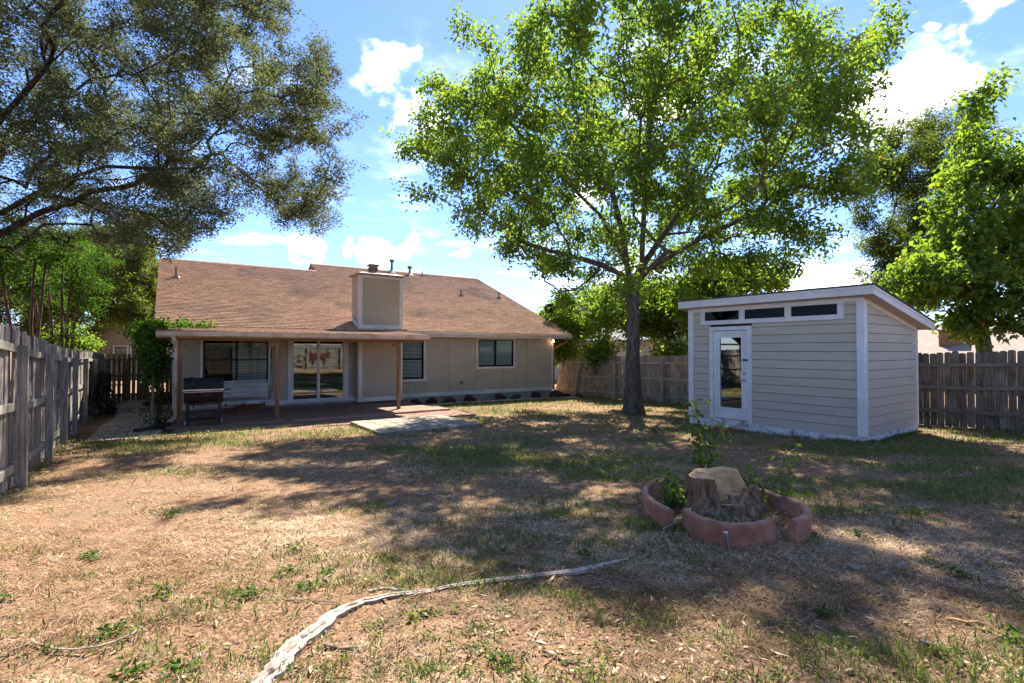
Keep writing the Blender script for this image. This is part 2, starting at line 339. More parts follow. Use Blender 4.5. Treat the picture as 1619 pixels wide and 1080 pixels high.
M['leaf_grass'] = leafmat('grass_blade', tt=(1.6, 1.7, .8), cols=[(0, (.065, .10, .025)), (.6, (.12, .165, .045)), (1, (.21, .23, .075))], trans=.4, gloss=.06)
M['straw'] = leafmat('dry_straw', tt=(1.1, 1.05, .95), cols=[(0, (.09, .052, .026)), (.3, (.29, .178, .085)), (.65, (.46, .325, .18)), (1, (.66, .53, .36))], trans=.22, gloss=.05, rough=.6)
M['chip'] = mat('dry_litter', (.17, .11, .07), (.46, .36, .27), (4, 4, 4), rough=.9, bump=.3)

# ------------------------------------------------------------------ ground
def ground_mat():
    m = bpy.data.materials.new('dry_lawn_soil'); m.use_nodes = True
    t = m.node_tree; n = t.nodes.new; l = t.links.new; b = t.nodes['Principled BSDF']
    b.inputs['Roughness'].default_value = .95; b.inputs['Specular IOR Level'].default_value = .1
    co = n('ShaderNodeTexCoord')
    def noise(s, d, r=.6):
        x = n('ShaderNodeTexNoise'); x.inputs['Scale'].default_value = s; x.inputs['Detail'].default_value = d; x.inputs['Roughness'].default_value = r
        l(co.outputs['Object'], x.inputs['Vector']); return x.outputs[0]
    def mr(i, a, c, lo=0, hi=1):
        x = n('ShaderNodeMapRange'); x.interpolation_type = 'SMOOTHSTEP'; l(i, x.inputs[0]); x.inputs[1].default_value = a; x.inputs[2].default_value = c; x.inputs[3].default_value = lo; x.inputs[4].default_value = hi; return x.outputs[0]
    def mix(f, a, c):
        x = n('ShaderNodeMix'); x.data_type = 'RGBA'
        l(f, x.inputs[0])
        for i, q in ((6, a), (7, c)):
            if isinstance(q, tuple): x.inputs[i].default_value = (*q, 1)
            else: l(q, x.inputs[i])
        return x.outputs[2]
    fine = mr(noise(55, 8, .75), .38, .62)
    c = mix(fine, (.11, .062, .036), (.38, .235, .135))
    c = mix(mr(noise(160, 4, .7), .55, .72), c, (.50, .36, .22))
    c = mix(mr(noise(14, 7, .8), .50, .66, 0, .75), c, (.09, .052, .03))
    c = mix(mr(noise(1.1, 6, .7), .50, .66, 0, .55), c, (.22, .16, .09))
    c = mix(mr(noise(3.3, 7, .75), .52, .70, 0, .50), c, (.14, .14, .06))
    l(c, b.inputs['Base Color'])
    bu = n('ShaderNodeBump'); bu.inputs['Strength'].default_value = .8; bu.inputs['Distance'].default_value = .02
    l(noise(70, 8, .75), bu.inputs['Height']); l(bu.outputs[0], b.inputs['Normal'])
    return m
GM = ground_mat()
def steps(a, b, s): return list(np.arange(a, b, s))
xs = np.array([-600, -300, -150, -80, -50, -30, -18, -10, -6] + steps(-3.5, 17.5, .09) + [19, 22, 28, 36, 50, 80, 150, 300, 600], float)
ys = np.array([-600, -300, -150, -80, -40, -20, -10, -6] + steps(-4, 1, .25) + steps(1, 20, .09) + [22, 25, 30, 38, 50, 80, 150, 300, 600], float)
GX, GY = np.meshgrid(xs, ys, indexing='xy')
def wobble(x, y):
    return (.012 * np.sin(x * 2.1 + 1.3 * np.sin(y * 1.7)) * np.cos(y * 2.3 + .7 * np.sin(x * 1.1)) + .006 * np.sin(x * 6.1 + y * 3.3) * np.sin(y * 7.3 - x * 2.9) + .004 * np.sin(x * 17 + 3 * np.sin(y * 5)) * np.sin(y * 19 + 2 * np.sin(x * 7)))
def inyard(x, y):
    a = (x > -1.4) & (x < 15.8) & (y < 19)
    a &= ~((x > -1.6) & (x < 0.2) & (y > 12.9))          # brick path
    a &= ~((x > -.1) & (x < 2.75) & (y > 13.0))           # deck
    a &= ~((x > 2.5) & (x < 7.35) & (y > 12.75))
    a &= ~((x > 3.7) & (x < 6.15) & (y > 10.5) & (y < 12.7))
    a &= ~((x > 7.2) & (x < 14.3) & (y > 16.7))
    a &= ~((x > 10.85) & (x < 13.9) & (y > 4.2) & (y < 8.2))
    return a
soft = inyard(GX, GY)
GZ = gz(GX, GY) + np.where(soft, wobble(GX, GY), -.025 * ((GX > -2) & (GX < 16) & (GY > 4) & (GY < 19)))
def gw(x, y): return gz(x, y) + wobble(np.asarray(x, float), np.asarray(y, float))
V = np.stack([GX, GY, GZ], -1).reshape(-1, 3)
nx, ny = len(xs), len(ys)
I = np.arange(nx * ny).reshape(ny, nx)
F = np.stack([I[:-1, :-1], I[:-1, 1:], I[1:, 1:], I[1:, :-1]], -1).reshape(-1, 4)
struct(link(bpy.data.objects.new('ground', npmesh('ground', V, F, GM, smooth=True))))

# ------------------------------------------------------------------ house
HX0, HX1, HY = .10, 14.07, 17.65
ZB = -.15                    # bottom of the wall trim
EY, EZ, PIT = 17.07, 2.293, .414
def roofz(y): return EZ + (y - EY) * PIT
house = thing('house', 'taupe single-storey house with brown shingle roof and covered patio', 'house', (7, HY, ZB))
hi = winv(house)
def H(b, name, m, **k): return b.obj(M_[name] if False else name, M[m], house, hi, **k)
M_ = {}
# foundation and body behind the panels
H(MB().box(HX0 + .03, HX1 - .03, HY + .05, 30.5, -.6, ZB), 'foundation', 'slab')
wb = MB()
# wall backing with real openings: front wall as strips between openings
openings = [(.83, 2.60, .585, 1.98), (3.28, 5.00, -.06, 1.98), (7.05, 7.90, .53, 1.98), (10.25, 11.96, .93, 2.03)]
xsb = sorted({HX0, HX1} | {o[0] for o in openings} | {o[1] for o in openings})
for a, b_ in zip(xsb[:-1], xsb[1:]):
    op = [o for o in openings if o[0] <= a + 1e-6 and o[1] >= b_ - 1e-6]
    if op:
        wb.box(a, b_, HY + .03, HY + .13, ZB, op[0][2]); wb.box(a, b_, HY + .03, HY + .13, op[0][3], 2.30)
    else: wb.box(a, b_, HY + .03, HY + .13, ZB, 2.30)
wb.box(HX0, HX0 + .1, HY + .135, 30, ZB, 2.30).box(HX1 - .1, HX1, HY + .135, 30, ZB, 2.30).box(HX0 + .1, HX1 - .1, 29.9, 30, ZB, 2.3)
wb.prism([(HX1 - .1, HY + .2, 2.31), (HX1 - .1, 30.3, 2.31), (HX1 - .1, 25.1, 5.35)], (.09, 0, 0))
wb.prism([(HX0, HY + .2, 2.31), (HX0, 29.9, 2.31), (HX0, 23.9, 4.85)], (.09, 0, 0))
H(wb, 'wall', 'siding')
# grooved panels on the front wall, seams open between sheets
def panel(x0, x1, z0, z1, y=HY):
    b = MB().box(x0 + .003, x1 - .003, y, y + .022, z0, z1)
    return b.obj('panel', M['siding'], house, hi)
for bx_ in ((HX0, .83, -.15, 2.29), (2.6, 3.28, -.15, 2.29), (5.0, 7.05, -.15, 2.29), (7.9, 10.25, -.15, 2.29), (11.96, HX1, -.15, 2.29), (7.05, 7.9, -.15, .53), (10.25, 11.96, -.15, .93), (.83, 2.6, -.15, .585)):
    H(MB().box(bx_[0], bx_[1], HY + .023, HY + .029, bx_[2], bx_[3]), 'groove_backing', 'siding')
for x0, x1, z0, z1 in [(.20, .74, .01, 2.2), (2.72, 3.16, .01, 2.2), (.2, 1.4, .01, .48), (1.41, 2.6, .01, .48), (5.12, 5.27, .01, 2.2),
                       (6.86, 6.96, .01, 2.28), (7.99, 8.92, .01, 2.28), (8.93, 10.14, .01, 2.28), (10.15, 11.44, .01, .82), (11.45, 12.06, .01, .82),
                       (12.07, 12.70, .01, 2.28), (12.71, 13.96, .01, 2.28), (6.96, 7.56, .01, .42), (7.57, 8.0, .01, .42)]:
    if z1 < 1 and x0 < 2.7: x0 = max(x0, .75); x1 = min(x1, 2.71)
    panel(x0, x1, z0, z1)
# bottom trim, corner boards
H(MB().box(6.83, HX1 + .02, HY - .022, HY + .02, ZB, ZB + .155), 'base_trim', 'trim')
for xa_, xb_ in ((HX0 - .02, 3.17), (5.13, 5.285)): H(MB().box(xa_, xb_, HY - .022, HY + .02, ZB, ZB + .155), 'base_trim', 'trim')
H(MB().box(HX1 - .10, HX1 + .02, HY - .025, HY - .001, ZB + .157, 2.2).box(HX1 + .001, HX1 + .022, HY + .002, HY + .11, ZB, 2.2), 'corner_board', 'trim')
H(MB().box(HX0 - .02, HX0 + .10, HY - .025, HY - .001, ZB + .157, 2.1), 'corner_board', 'trim')
# windows
def window(x0, x1, z0, z1, vert, horiz, trim=.085, sill=None, bl=(0, 1), glass='glass', blind_rows=True):
    w = MB(); t = trim
    w.box(x0 - t, x1 + t, HY - .03, HY + .028, z1, z1 + t).box(x0 - t, x1 + t, HY - .03, HY + .028, z0 - t, z0)
    w.box(x0 - t, x0, HY - .03, HY + .028, z0, z1).box(x1, x1 + t, HY - .03, HY + .028, z0, z1)
    wn = w.obj('window', M['trim'], house, hi)
    f = MB(); s = .035
    f.box(x0, x1, HY - .005, HY + .06, z1 - s, z1).box(x0, x1, HY - .005, HY + .06, z0, z0 + s)
    f.box(x0, x0 + s, HY - .005, HY + .06, z0 + s, z1 - s).box(x1 - s, x1, HY - .005, HY + .06, z0 + s, z1 - s)
    for v in vert: f.box(v - .025, v + .025, HY - .002, HY + .055, z0 + s, z1 - s)
    for v in horiz:
        for a, b_ in zip([x0 + s] + [q + .025 for q in vert], [q - .025 for q in vert] + [x1 - s]):
            f.box(a, b_, HY, HY + .05, v - .02, v + .02)
    f.obj('frame', M['dark_frame'], wn)
    for a, b_ in zip([x0 + s] + [q + .025 for q in vert], [q - .025 for q in vert] + [x1 - s]):
        MB().box(a, b_, HY + .020, HY + .026, z0 + s, z1 - s).obj('pane', M[glass], wn)
    if blind_rows:
        b = MB(); k = int((z1 - z0) / .05); xa, xb = x0 + (x1 - x0) * bl[0] + .04, x0 + (x1 - x0) * bl[1] - .04
        for i in range(k):
            z = z1 - .03 - i * .05
            if z < z0 + .04: break
            b.add([(xa, HY + .07, z), (xb, HY + .07, z), (xb, HY + .09, z + .032), (xa, HY + .09, z + .032)], [(0, 1, 2, 3)])
        b.obj('blind', M['blind'], wn)
    r = MB(); r.add([(x0, HY + .06, z0), (x1, HY + .06, z0), (x1, HY + .06, z1), (x0, HY + .06, z1), (x0 - .6, HY + 2.6, z0 - .6), (x1 + .6, HY + 2.6, z0 - .6), (x1 + .6, HY + 2.6, z1 + .2), (x0 - .6, HY + 2.6, z1 + .2)],
                    [(4, 5, 6, 7), (0, 1, 5, 4), (1, 2, 6, 5), (2, 3, 7, 6), (3, 0, 4, 7)])
    r.obj('room', M['interior'], wn)
    return wn
window(.83, 2.60, .585, 1.98, [1.72], [1.30], bl=(.42, 1))
window(7.05, 7.90, .53, 1.98, [], [1.27])
window(10.25, 11.96, .93, 2.03, [11.09], [])
# sliding glass door
sd = MB().box(3.17, 3.275, HY - .03, HY + .028, ZB + .02, 2.02).box(5.005, 5.11, HY - .03, HY + .028, ZB + .02, 2.02).box(3.275, 5.005, HY - .03, HY + .028, 1.95, 2.02).obj('sliding_door', M['trim'], house, hi)
MB().box(3.275, 3.345, HY - .01, HY + .07, -.075, 1.945).box(4.935, 5.005, HY - .01, HY + .07, -.075, 1.945).box(3.345, 4.08, HY - .01, HY + .07, -.075, 0.0).box(4.17, 4.935, HY - .01, HY + .07, -.075, 0.0).box(4.08, 4.17, HY - .012, HY + .072, -.073, 1.945).box(3.2, 5.08, HY - .06, HY - .031, -.13, -.08).obj('frame', M['trim'], sd)
MB().box(3.346, 4.079, HY + .02, HY + .028, .001, 1.94).obj('pane', M['glass_slider'], sd)
MB().box(4.171, 4.934, HY + .02, HY + .028, .001, 1.94).obj('pane', M['glass_slider'], sd)
MB().add([(3.3, HY + .1, -.06), (5, HY + .1, -.06), (5, HY + .1, 1.97), (3.3, HY + .1, 1.97), (2.6, HY + 3, -.06), (5.6, HY + 3, -.06), (5.6, HY + 3, 2.2), (2.6, HY + 3, 2.2)], [(4, 5, 6, 7), (0, 1, 5, 4), (1, 2, 6, 5), (2, 3, 7, 6), (3, 0, 4, 7)]).obj('room', M['interior'], sd)
MB().box(4.12, 4.14, HY - .035, HY - .013, .85, 1.05).obj('handle', M['trim'], sd)
# chimney chase from the ground through the roof
CX0, CX1, CY0, CY1, CZT = 5.30, 6.84, 17.12, 17.98, 4.22
ch = MB().box(CX0 + .02, CX1 - .02, CY0 + .02, CY1, ZB, CZT - .05).obj('chimney', M['siding'], house, hi)
b = MB(); n = 1; w = (CX1 - CX0 - .24) / n
for i in range(n): b.box(CX0 + .12 + i * w + .003, CX0 + .12 + (i + 1) * w - .003, CY0, CY0 + .018, 2.45, CZT - .16)
b.obj('panel', M['siding'], ch)
b = MB()
for i in range(n): b.box(CX0 + .12 + i * w + .003, CX0 + .12 + (i + 1) * w - .003, CY0, CY0 + .018, .02, 2.1)
b.obj('panel', M['siding'], ch)
MB().box(CX1 - .30, CX1 - .285, CY0 - .004, CY0 + .001, 2.46, CZT - .17).box(CX1 - .30, CX1 - .285, CY0 - .004, CY0 + .001, .02, 2.1).obj('batten', M['siding'], ch)
b = MB()
for (z0, z1) in ((ZB + .15, 2.1), (2.30, CZT - .06)):
    b.box(CX0 - .012, CX0 + .115, CY0 - .02, CY0 - .002, z0, z1).box(CX1 - .115, CX1 + .012, CY0 - .02, CY0 - .002, z0, z1)
    b.box(CX0 - .014, CX0 + .004, CY0, CY0 + .10, z0, z1).box(CX1 - .004, CX1 + .014, CY0, CY0 + .10, z0, z1)
b.box(CX0 + .12, CX1 - .12, CY0 - .018, CY0 - .002, CZT - .15, CZT - .06).box(CX0 + .12, CX1 - .12, CY0 - .018, CY0 - .002, 2.33, 2.46)
b.box(CX0 - .02, CX1 + .02, CY0 - .022, CY0 - .002, ZB, ZB + .149).box(CX0 - .022, CX0 - .002, CY0 + .0, HY - .025, ZB, ZB + .149).box(CX1 + .002, CX1 + .022, CY0, HY - .025, ZB, ZB + .149)
b.prism([(CX0 - .02, CY0, 2.30), (CX0 - .02, CY1 - .1, roofz(CY1 - .1)), (CX0 - .02, CY1 - .1, roofz(CY1 - .1) + .16), (CX0 - .02, CY0, 2.46)], (.018, 0, 0))
b.obj('corner_trim', M['trim'], ch)
MB().box(CX0 - .06, CX1 + .06, CY0 - .07, CY1 + .06, CZT - .05, CZT + .0).hexa([(CX0 - .07, CY0 - .08, CZT + .001), (CX1 + .07, CY0 - .08, CZT + .001), (CX1 + .07, CY1 + .07, CZT + .001), (CX0 - .07, CY1 + .07, CZT + .001), (CX0 + .15, CY0 + .15, CZT + .07), (CX1 - .15, CY0 + .15, CZT + .07), (CX1 - .15, CY1 - .15, CZT + .07), (CX0 + .15, CY1 - .15, CZT + .07)]).obj('cap', M['flash'], ch)
cc = (5.93, 17.56, CZT + .05)
b = MB().lathe(cc, [(.19, 0), (.17, .03), (.165, .13), (.23, .135), (.23, .15), (.17, .20), (.165, .25), (.17, .29), (.24, .30), (.235, .325), (.12, .37), (.0, .375)], 20)
b.obj('flue_cap', M['flash'], ch, smooth=False)
MB().box(CX0 - .10, CX1 + .12, CY0 - .16, CY0 - .024, roofz(CY0) - .035, roofz(CY0) + .012).obj('flashing', M['flash'], ch)
# roof: decking with a shingle layer
RX0, RX1, RXM = -.36, 14.64, 5.5
RYL, RYR = 24.06, 25.28
rf = MB()
def slab_roof(b, x0, x1, y0, y1, th=.09, off=0.0):
    b.hexa([(x0, y0, roofz(y0) - th + off), (x1, y0, roofz(y0) - th + off), (x1, y1, roofz(y1) - th + off), (x0, y1, roofz(y1) - th + off),
            (x0, y0, roofz(y0) + off), (x1, y0, roofz(y0) + off), (x1, y1, roofz(y1) + off), (x0, y1, roofz(y1) + off)])
slab_roof(rf, RX0, RXM, EY, RYL, off=-.012); slab_roof(rf, RXM, RX1, EY, RYR, off=-.012)
def back_roof(b, x0, x1, y0, y1):
    z0 = roofz(y0); z1 = z0 - (y1 - y0) * PIT
    b.hexa([(x0, y0, z0 - .11), (x1, y0, z0 - .11), (x1, y1, z1 - .11), (x0, y1, z1 - .11), (x0, y0, z0 - .02), (x1, y0, z0 - .02), (x1, y1, z1 - .02), (x0, y1, z1 - .02)])
back_roof(rf, RX0, RXM, RYL, 31); back_roof(rf, RXM, RX1, RYR, 33.4)
rf.prism([(RXM + .02, RYL - .1, roofz(RYL) - .15), (RXM + .02, RYR + 2, roofz(RYL) - .15), (RXM + .02, RYR, roofz(RYR) - .03)], (.05, 0, 0))
roof = rf.obj('roof', M['shingle'], house, hi)
# shingle tabs: courses with butt edges and slots
Vs = []; Fs = []
slope = math.sqrt(1 + PIT * PIT); expo = .135 / slope
def tabs(x0, x1, y0, y1):
    k = 0; y = y0; vv = []
    while y < y1:
        xo = x0 - (.15 if k % 2 else 0) - (.075 if k % 4 > 1 else 0)
        xx = np.arange(xo, x1, .305)
        for x in xx:
            a = max(x + .006, x0); c = min(x + .299, x1)
            if c - a < .03: continue
            if (CX0 - .05 < (a + c) / 2 < CX1 + .05) and y < CY1 - .05: continue
            lift = .013 + random.random() * .005; yy = min(y + expo + .02, y1); jy = random.uniform(-.004, .004)
            vv.append([(a, y + jy, roofz(y) - .012), (c, y + jy, roofz(y) - .012), (a, y + jy, roofz(y) + lift), (c, y + jy, roofz(y) + lift), (c, yy, roofz(yy) - .006), (a, yy, roofz(yy) - .006)])
        y += expo; k += 1
    return vv
tv = tabs(RX0, RXM, EY - .02, RYL) + tabs(RXM, RX1, EY - .02, RYR)
tv = np.array(tv); nt_ = len(tv)
Vt = tv.reshape(-1, 3); base = np.arange(nt_)[:, None] * 6
Ft = np.concatenate([base + np.array([0, 1, 3, 2]), base + np.array([2, 3, 4, 5])])
attr = np.repeat(rng.random(nt_), 6)
sm = mat('brown_asphalt_shingle_tabs', (.35, .20, .13), (.45, .275, .185), (11, 11, 11), rough=.95, bump=.5, fine=170, rnd=0, stain=(.19, .13, .105), stain_sc=.45, stain_amt=.75)
t = sm.node_tree; an = t.nodes.new('ShaderNodeAttribute'); an.attribute_name = 'rnd'
mr = t.nodes.new('ShaderNodeMapRange'); mr.inputs[3].default_value = .84; mr.inputs[4].default_value = 1.16; t.links.new(an.outputs['Fac'], mr.inputs[0])
hs = [x for x in t.nodes if x.type == 'HUE_SAT'][0]; t.links.new(mr.outputs[0], hs.inputs['Value'])
o = bpy.data.objects.new('shingles', npmesh('shingles', Vt, Ft, sm, attr)); link(o, roof); o['kind'] = 'stuff'
MB().prism([(RX0, RYL - .14, roofz(RYL - .14) + .02), (RX0, RYL, roofz(RYL) + .035), (RX0, RYL + .14, roofz(RYL - .14) + .02), (RX0, RYL, roofz(RYL) + .012)], (RXM - RX0, 0, 0)).prism([(RXM, RYR - .14, roofz(RYR - .14) + .02), (RXM, RYR, roofz(RYR) + .035), (RXM, RYR + .14, roofz(RYR - .14) + .02), (RXM, RYR, roofz(RYR) + .012)], (RX1 - RXM, 0, 0)).obj('ridge_cap', M['shingle'], roof)
# rake boards, soffit, eave gutter
def rake(x, y0, y1, yr):
    b = MB()
    b.hexa([(x, y0, roofz(y0) - .22), (x + .03, y0, roofz(y0) - .22), (x + .03, y1, roofz(y1) - .22), (x, y1, roofz(y1) - .22), (x, y0, roofz(y0) - .1), (x + .03, y0, roofz(y0) - .1), (x + .03, y1, roofz(y1) - .1), (x, y1, roofz(y1) - .1)])
    return b.obj('rake_board', M['trim'], house, hi)
rake(RX1 - .03, EY, RYR, 0); rake(RX0, EY, RYL, 0)
H(MB().box(6.86, RX1 - .04, EY + .03, HY - .03, 2.175, 2.195).box(HX1 + .03, RX1 - .04, HY - .03, 30, 2.175, 2.195), 'soffit', 'trim')
H(MB().box(6.86, RX1 - .035, EY + .005, EY + .028, 2.09, 2.19), 'fascia', 'trim')
g = MB()
prof = [(0, 0), (-.085, .02), (-.115, .10), (-.105, .10), (-.08, .035), (-.01, .02), (-.01, .11), (0, .11)]
g.prism([(6.9, EY + .0 + p[0], 2.15 + p[1]) for p in prof], (RX1 - 6.92, 0, 0))
H(g, 'gutter', 'trim')
H(MB().tube([(14.42, EY - .04, 2.15), (14.42, EY, 2.0), (14.36, EY + .12, 1.9), (14.15, HY - .05, 1.68), (14.11, HY - .02, 1.55), (14.11, HY - .02, -.1), (14.13, HY - .25, -.25)], .038, 6), 'downspout', 'postwood')
# little things on the wall
H(MB().box(9.42, 9.60, HY - .03, HY - .002, .27, .39).box(9.44, 9.58, HY - .04, HY - .031, .29, .31).box(9.44, 9.58, HY - .04, HY - .031, .33, .35), 'wall_vent', 'fence_tan')
lamp = MB().tube([(14.0, HY - .03, 2.02), (14.0, HY - .10, 2.02)], .03, 10).obj('lamp_socket', M['flash'], house, hi)
em = bpy.data.materials.new('lit_bulb'); em.use_nodes = True
e_ = em.node_tree.nodes['Principled BSDF']; e_.inputs['Emission Color'].default_value = (1, .62, .30, 1); e_.inputs['Emission Strength'].default_value = 9
b = MB().lathe((14.0, HY - .13, 1.985), [(.01, -.035), (.032, -.02), (.04, .01), (.03, .04), (.012, .06)], 12); b.obj('bulb', em, lamp, smooth=True)
MB().box(2.86, 2.96, HY - .02, HY - .001, .10, .20).obj('outlet_cover', M['trim'], house, hi)
# roof vents
def vent(x, y, h, r, cap, d=0):
    b = MB().tube([(x, y, roofz(y) - .05), (x, y, roofz(y) + h)], r, 10)
    if cap: b.lathe((x, y, roofz(y) + h - .1), [(r * 1.9, 0), (r * 2.0, .02), (r * 2.0, .10), (r * 1.5, .13)], 12)
    o = b.obj('vent_pipe', M['pipe'], roof)
    f = MB(); s = r * 3.2
    f.hexa([(x - s, y - s, roofz(y - s) + .016), (x + s, y - s, roofz(y - s) + .016), (x + s, y + s, roofz(y + s) + .016), (x - s, y + s, roofz(y + s) + .016),
            (x - r * 1.2, y - r * 1.2, roofz(y) + .09), (x + r * 1.2, y - r * 1.2, roofz(y) + .09), (x + r * 1.2, y + r * 1.2, roofz(y) + .09), (x - r * 1.2, y + r * 1.2, roofz(y) + .09)])
    f.obj('vent_flashing', M['flash'], roof)
vent(.17, 21.6, .40, .035, 0); vent(9.45, 25.1, .62, .06, 1); vent(10.35, 24.9, .42, .06, 1); vent(10.98, 24.75, .30, .03, 0)
vent(11.68, 21.75, .32, .035, 0); vent(13.85, 21.75, .30, .035, 0)
# satellite dish
dish = thing('satellite_dish', 'dark round satellite dish on the right end of the brown roof', 'satellite dish', (14.46, 18.66, roofz(18.66)))
di = winv(dish)
MB().tube([(14.46, 18.66, roofz(18.66) - .01), (14.50, 18.68, roofz(18.66) + .30), (14.62, 18.72, roofz(18.66) + .50)], .022, 8).obj('mast', M['flash'], dish, di)
b = MB(); nrm = Vector((.55, .70, .45)).normalized(); u = nrm.cross(Vector((0, 0, 1))).normalized(); w_ = nrm.cross(u)
c0 = Vector((14.72, 18.66, roofz(18.66) + .60)); Vd = [c0 - nrm * .05]; Fd = []
for r_, dd in ((.16, -.035), (.28, .0)):
    for k in range(20):
        a = 2 * math.pi * k / 20; Vd.append(c0 + (u * math.cos(a) + w_ * math.sin(a) * .9) * r_ + nrm * dd)
for k in range(20): Fd.append((0, 1 + k, 1 + (k + 1) % 20)); Fd.append((1 + k, 21 + k, 21 + (k + 1) % 20, 1 + (k + 1) % 20))
b.add(Vd, Fd); do = b.obj('reflector', M['black'], dish, di); sm_ = do.modifiers.new('solid', 'SOLIDIFY'); sm_.thickness = .012
MB().tube([c0 - w_ * .26, c0 + nrm * .30 - w_ * .12], .012, 6).box(c0.x + nrm.x * .3 - .03, c0.x + nrm.x * .3 + .03, c0.y + nrm.y * .3 - .03, c0.y + nrm.y * .3 + .03, c0.z + .05, c0.z + .13).obj('feed_arm', M['black'], dish, di)

# ------------------------------------------------------------------ patio cover
pc = thing('patio_cover', 'low shingled patio cover on brown posts along the back of the house', 'patio cover', (3.2, 15, -.2))
pi_ = winv(pc)
PX0, PX1, PY0, PZ0 = -.27, 6.72, 14.62, 2.06
def pz(y): return PZ0 + (y - PY0) / (EY - .03 - PY0) * (EZ - .03 - PZ0)
MB().hexa([(PX0, PY0, pz(PY0) - .06), (PX1, PY0, pz(PY0) - .06), (PX1, EY - .03, pz(EY) - .1), (PX0, EY - .03, pz(EY) - .1),
           (PX0, PY0, pz(PY0)), (PX1, PY0, pz(PY0)), (PX1, EY - .03, pz(EY - .03)), (PX0, EY - .03, pz(EY - .03))]).obj('deck', M['roof_old'], pc, pi_)
b = MB()
for i in range(8):
    y = PY0 - .02 + i * .30; y2 = min(y + .31, EY - .035)
    x = PX0 - random.random() * .3
    while x < PX1:
        a, c = max(x, PX0), min(x + .9, PX1)
        if c > a + .02: b.hexa([(a + .003, y, pz(y) + .001), (c - .003, y, pz(y) + .001), (c - .003, y2, pz(y2) + .0), (a + .003, y2, pz(y2) + .0), (a + .003, y, pz(y) + .014), (c - .003, y, pz(y) + .014), (c - .003, y2, pz(y2) + .004), (a + .003, y2, pz(y2) + .004)])
        x += .9
so_ = b.obj('roofing_strips', M['shingle'], pc, pi_); so_['kind'] = 'stuff'
MB().prism([(PX0, PY0 - .012 + p[0], PZ0 - .135 + p[1] * 1.15) for p in prof], (PX1 - PX0, 0, 0)).obj('gutter', M['gutter'], pc, pi_)
MB().box(PX0 + .02, PX1 - .02, PY0 + .30, PY0 + .38, 1.84, 1.975).obj('beam', M['postwood'], pc, pi_)
MB().box(PX0 + .0, PX1 - .0, PY0 - .01, PY0 + .015, 1.90, 1.995).obj('fascia', M['soffit'], pc, pi_)
MB().hexa([(PX1 - .05, PY0 + .02, 1.90), (PX1 - .01, PY0 + .02, 1.90), (PX1 - .01, EY - .05, 2.08), (PX1 - .05, EY - .05, 2.08), (PX1 - .05, PY0 + .02, 1.995), (PX1 - .01, PY0 + .02, 1.995), (PX1 - .01, EY - .05, 2.17), (PX1 - .05, EY - .05, 2.17)]).obj('fascia', M['postwood'], pc, pi_)
for i in range(9):
    x = PX0 + .35 + i * .77
    MB().hexa([(x, PY0 + .03, 1.90), (x + .04, PY0 + .03, 1.90), (x + .04, 17.0, 2.07), (x, 17.0, 2.07), (x, PY0 + .03, 1.995), (x + .04, PY0 + .03, 1.995), (x + .04, 17.0, 2.165), (x, 17.0, 2.165)]).obj('rafter', M['soffit'], pc, pi_)
DZ = -.20
for i, (x, y) in enumerate([(.22, 14.96), (2.42, 14.96), (5.87, 14.96)]):
    p = MB().box(x - .048, x + .048, y - .046, y + .046, DZ, 1.838).obj('post', M['postwood'], pc, pi_)
    if i > 0: MB().box(x - .2, x - .05, y - .03, y + .03, 1.70, 1.82).obj('block', M['postwood'], p)
MB().tube([(.05, PY0 - .07, 1.95), (.10, PY0 - .03, 1.85), (.13, PY0 + .22, 1.66), (.13, PY0 + .22, .0), (.11, PY0 + .20, -.06), (-.02, PY0 + .05, -.14)], .04, 6).obj('downspout', M['gutter'], pc, pi_)
# debris lying in the valley of the patio roof
lb = []
for _ in range(1700):
    x = random.uniform(PX0, 5.0); y = min(EY - .02, max(PY0 - .09, random.gauss(PY0 + .0, .10) if random.random() < .55 else random.gauss(16.95, .2)))
    z = pz(max(y, PY0)) + random.uniform(.005, .035); a = random.random() * 6.28; l_ = random.uniform(.02, .05)
    d1 = Vector((math.cos(a), math.sin(a), random.uniform(-.3, .5))) * l_; d2 = Vector((-math.sin(a), math.cos(a), random.uniform(-.3, .3))) * l_ * .4; p = Vector((x, y, z))
    lb.append([p, p + d1 * .5 + d2, p + d1, p + d1 * .5 - d2])
lb = np.array(lb); o = bpy.data.objects.new('roof_litter', npmesh('roof_litter', lb.reshape(-1, 3), np.arange(len(lb) * 4).reshape(-1, 4), M['straw'], np.repeat(rng.random(len(lb)) * .7, 4)))
link(o); stuff(o, 'dry leaf litter along the patio roof edge', 'leaf litter')

# ------------------------------------------------------------------ deck, pads, bricks, path
deck = thing('deck', 'low dark brown plank deck under the patio cover', 'deck', (3, 15.5, DZ - .1))
dk = winv(deck)
y = 14.12; i = 0
while y < 17.55:
    y1 = y + .138
    x0, x1 = -.05, 7.05
    if y > 14.8: x1 = 6.9
    if y > 17.05: segs = [(x0, CX0 - .03)]
    else:
        cut = random.choice([2.4, 3.3, 4.9, 4.1]); segs = [(x0, cut - .002), (cut + .002, x1 if y < 16.9 else 6.9)]
        if 14.12 <= y < 15.2: segs = [(x0, cut), (cut + .004, 6.95 + .25 * (15.2 - y))]
    for a, c in segs:
        MB().box(a, c, y, y1 - .005, DZ - .03, DZ + random.uniform(-.002, .002)).obj('plank', M['deckwood'], deck, dk)
    y = y1; i += 1
y = 13.28
while y < 14.08:
    MB().box(.12, 2.62, y, y + .132, DZ - .045, DZ - .014 + random.uniform(-.002, .002)).obj('plank', M['deckedge'] if y < 13.3 else M['deckwood'], deck, dk); y += .137
MB().box(2.62, 7.1, 14.085, 14.115, DZ - .07, DZ - .004).box(.14, 2.60, 13.30, 13.34, -.36, DZ - .047).obj('edge_board', M['deckedge'], deck, dk)
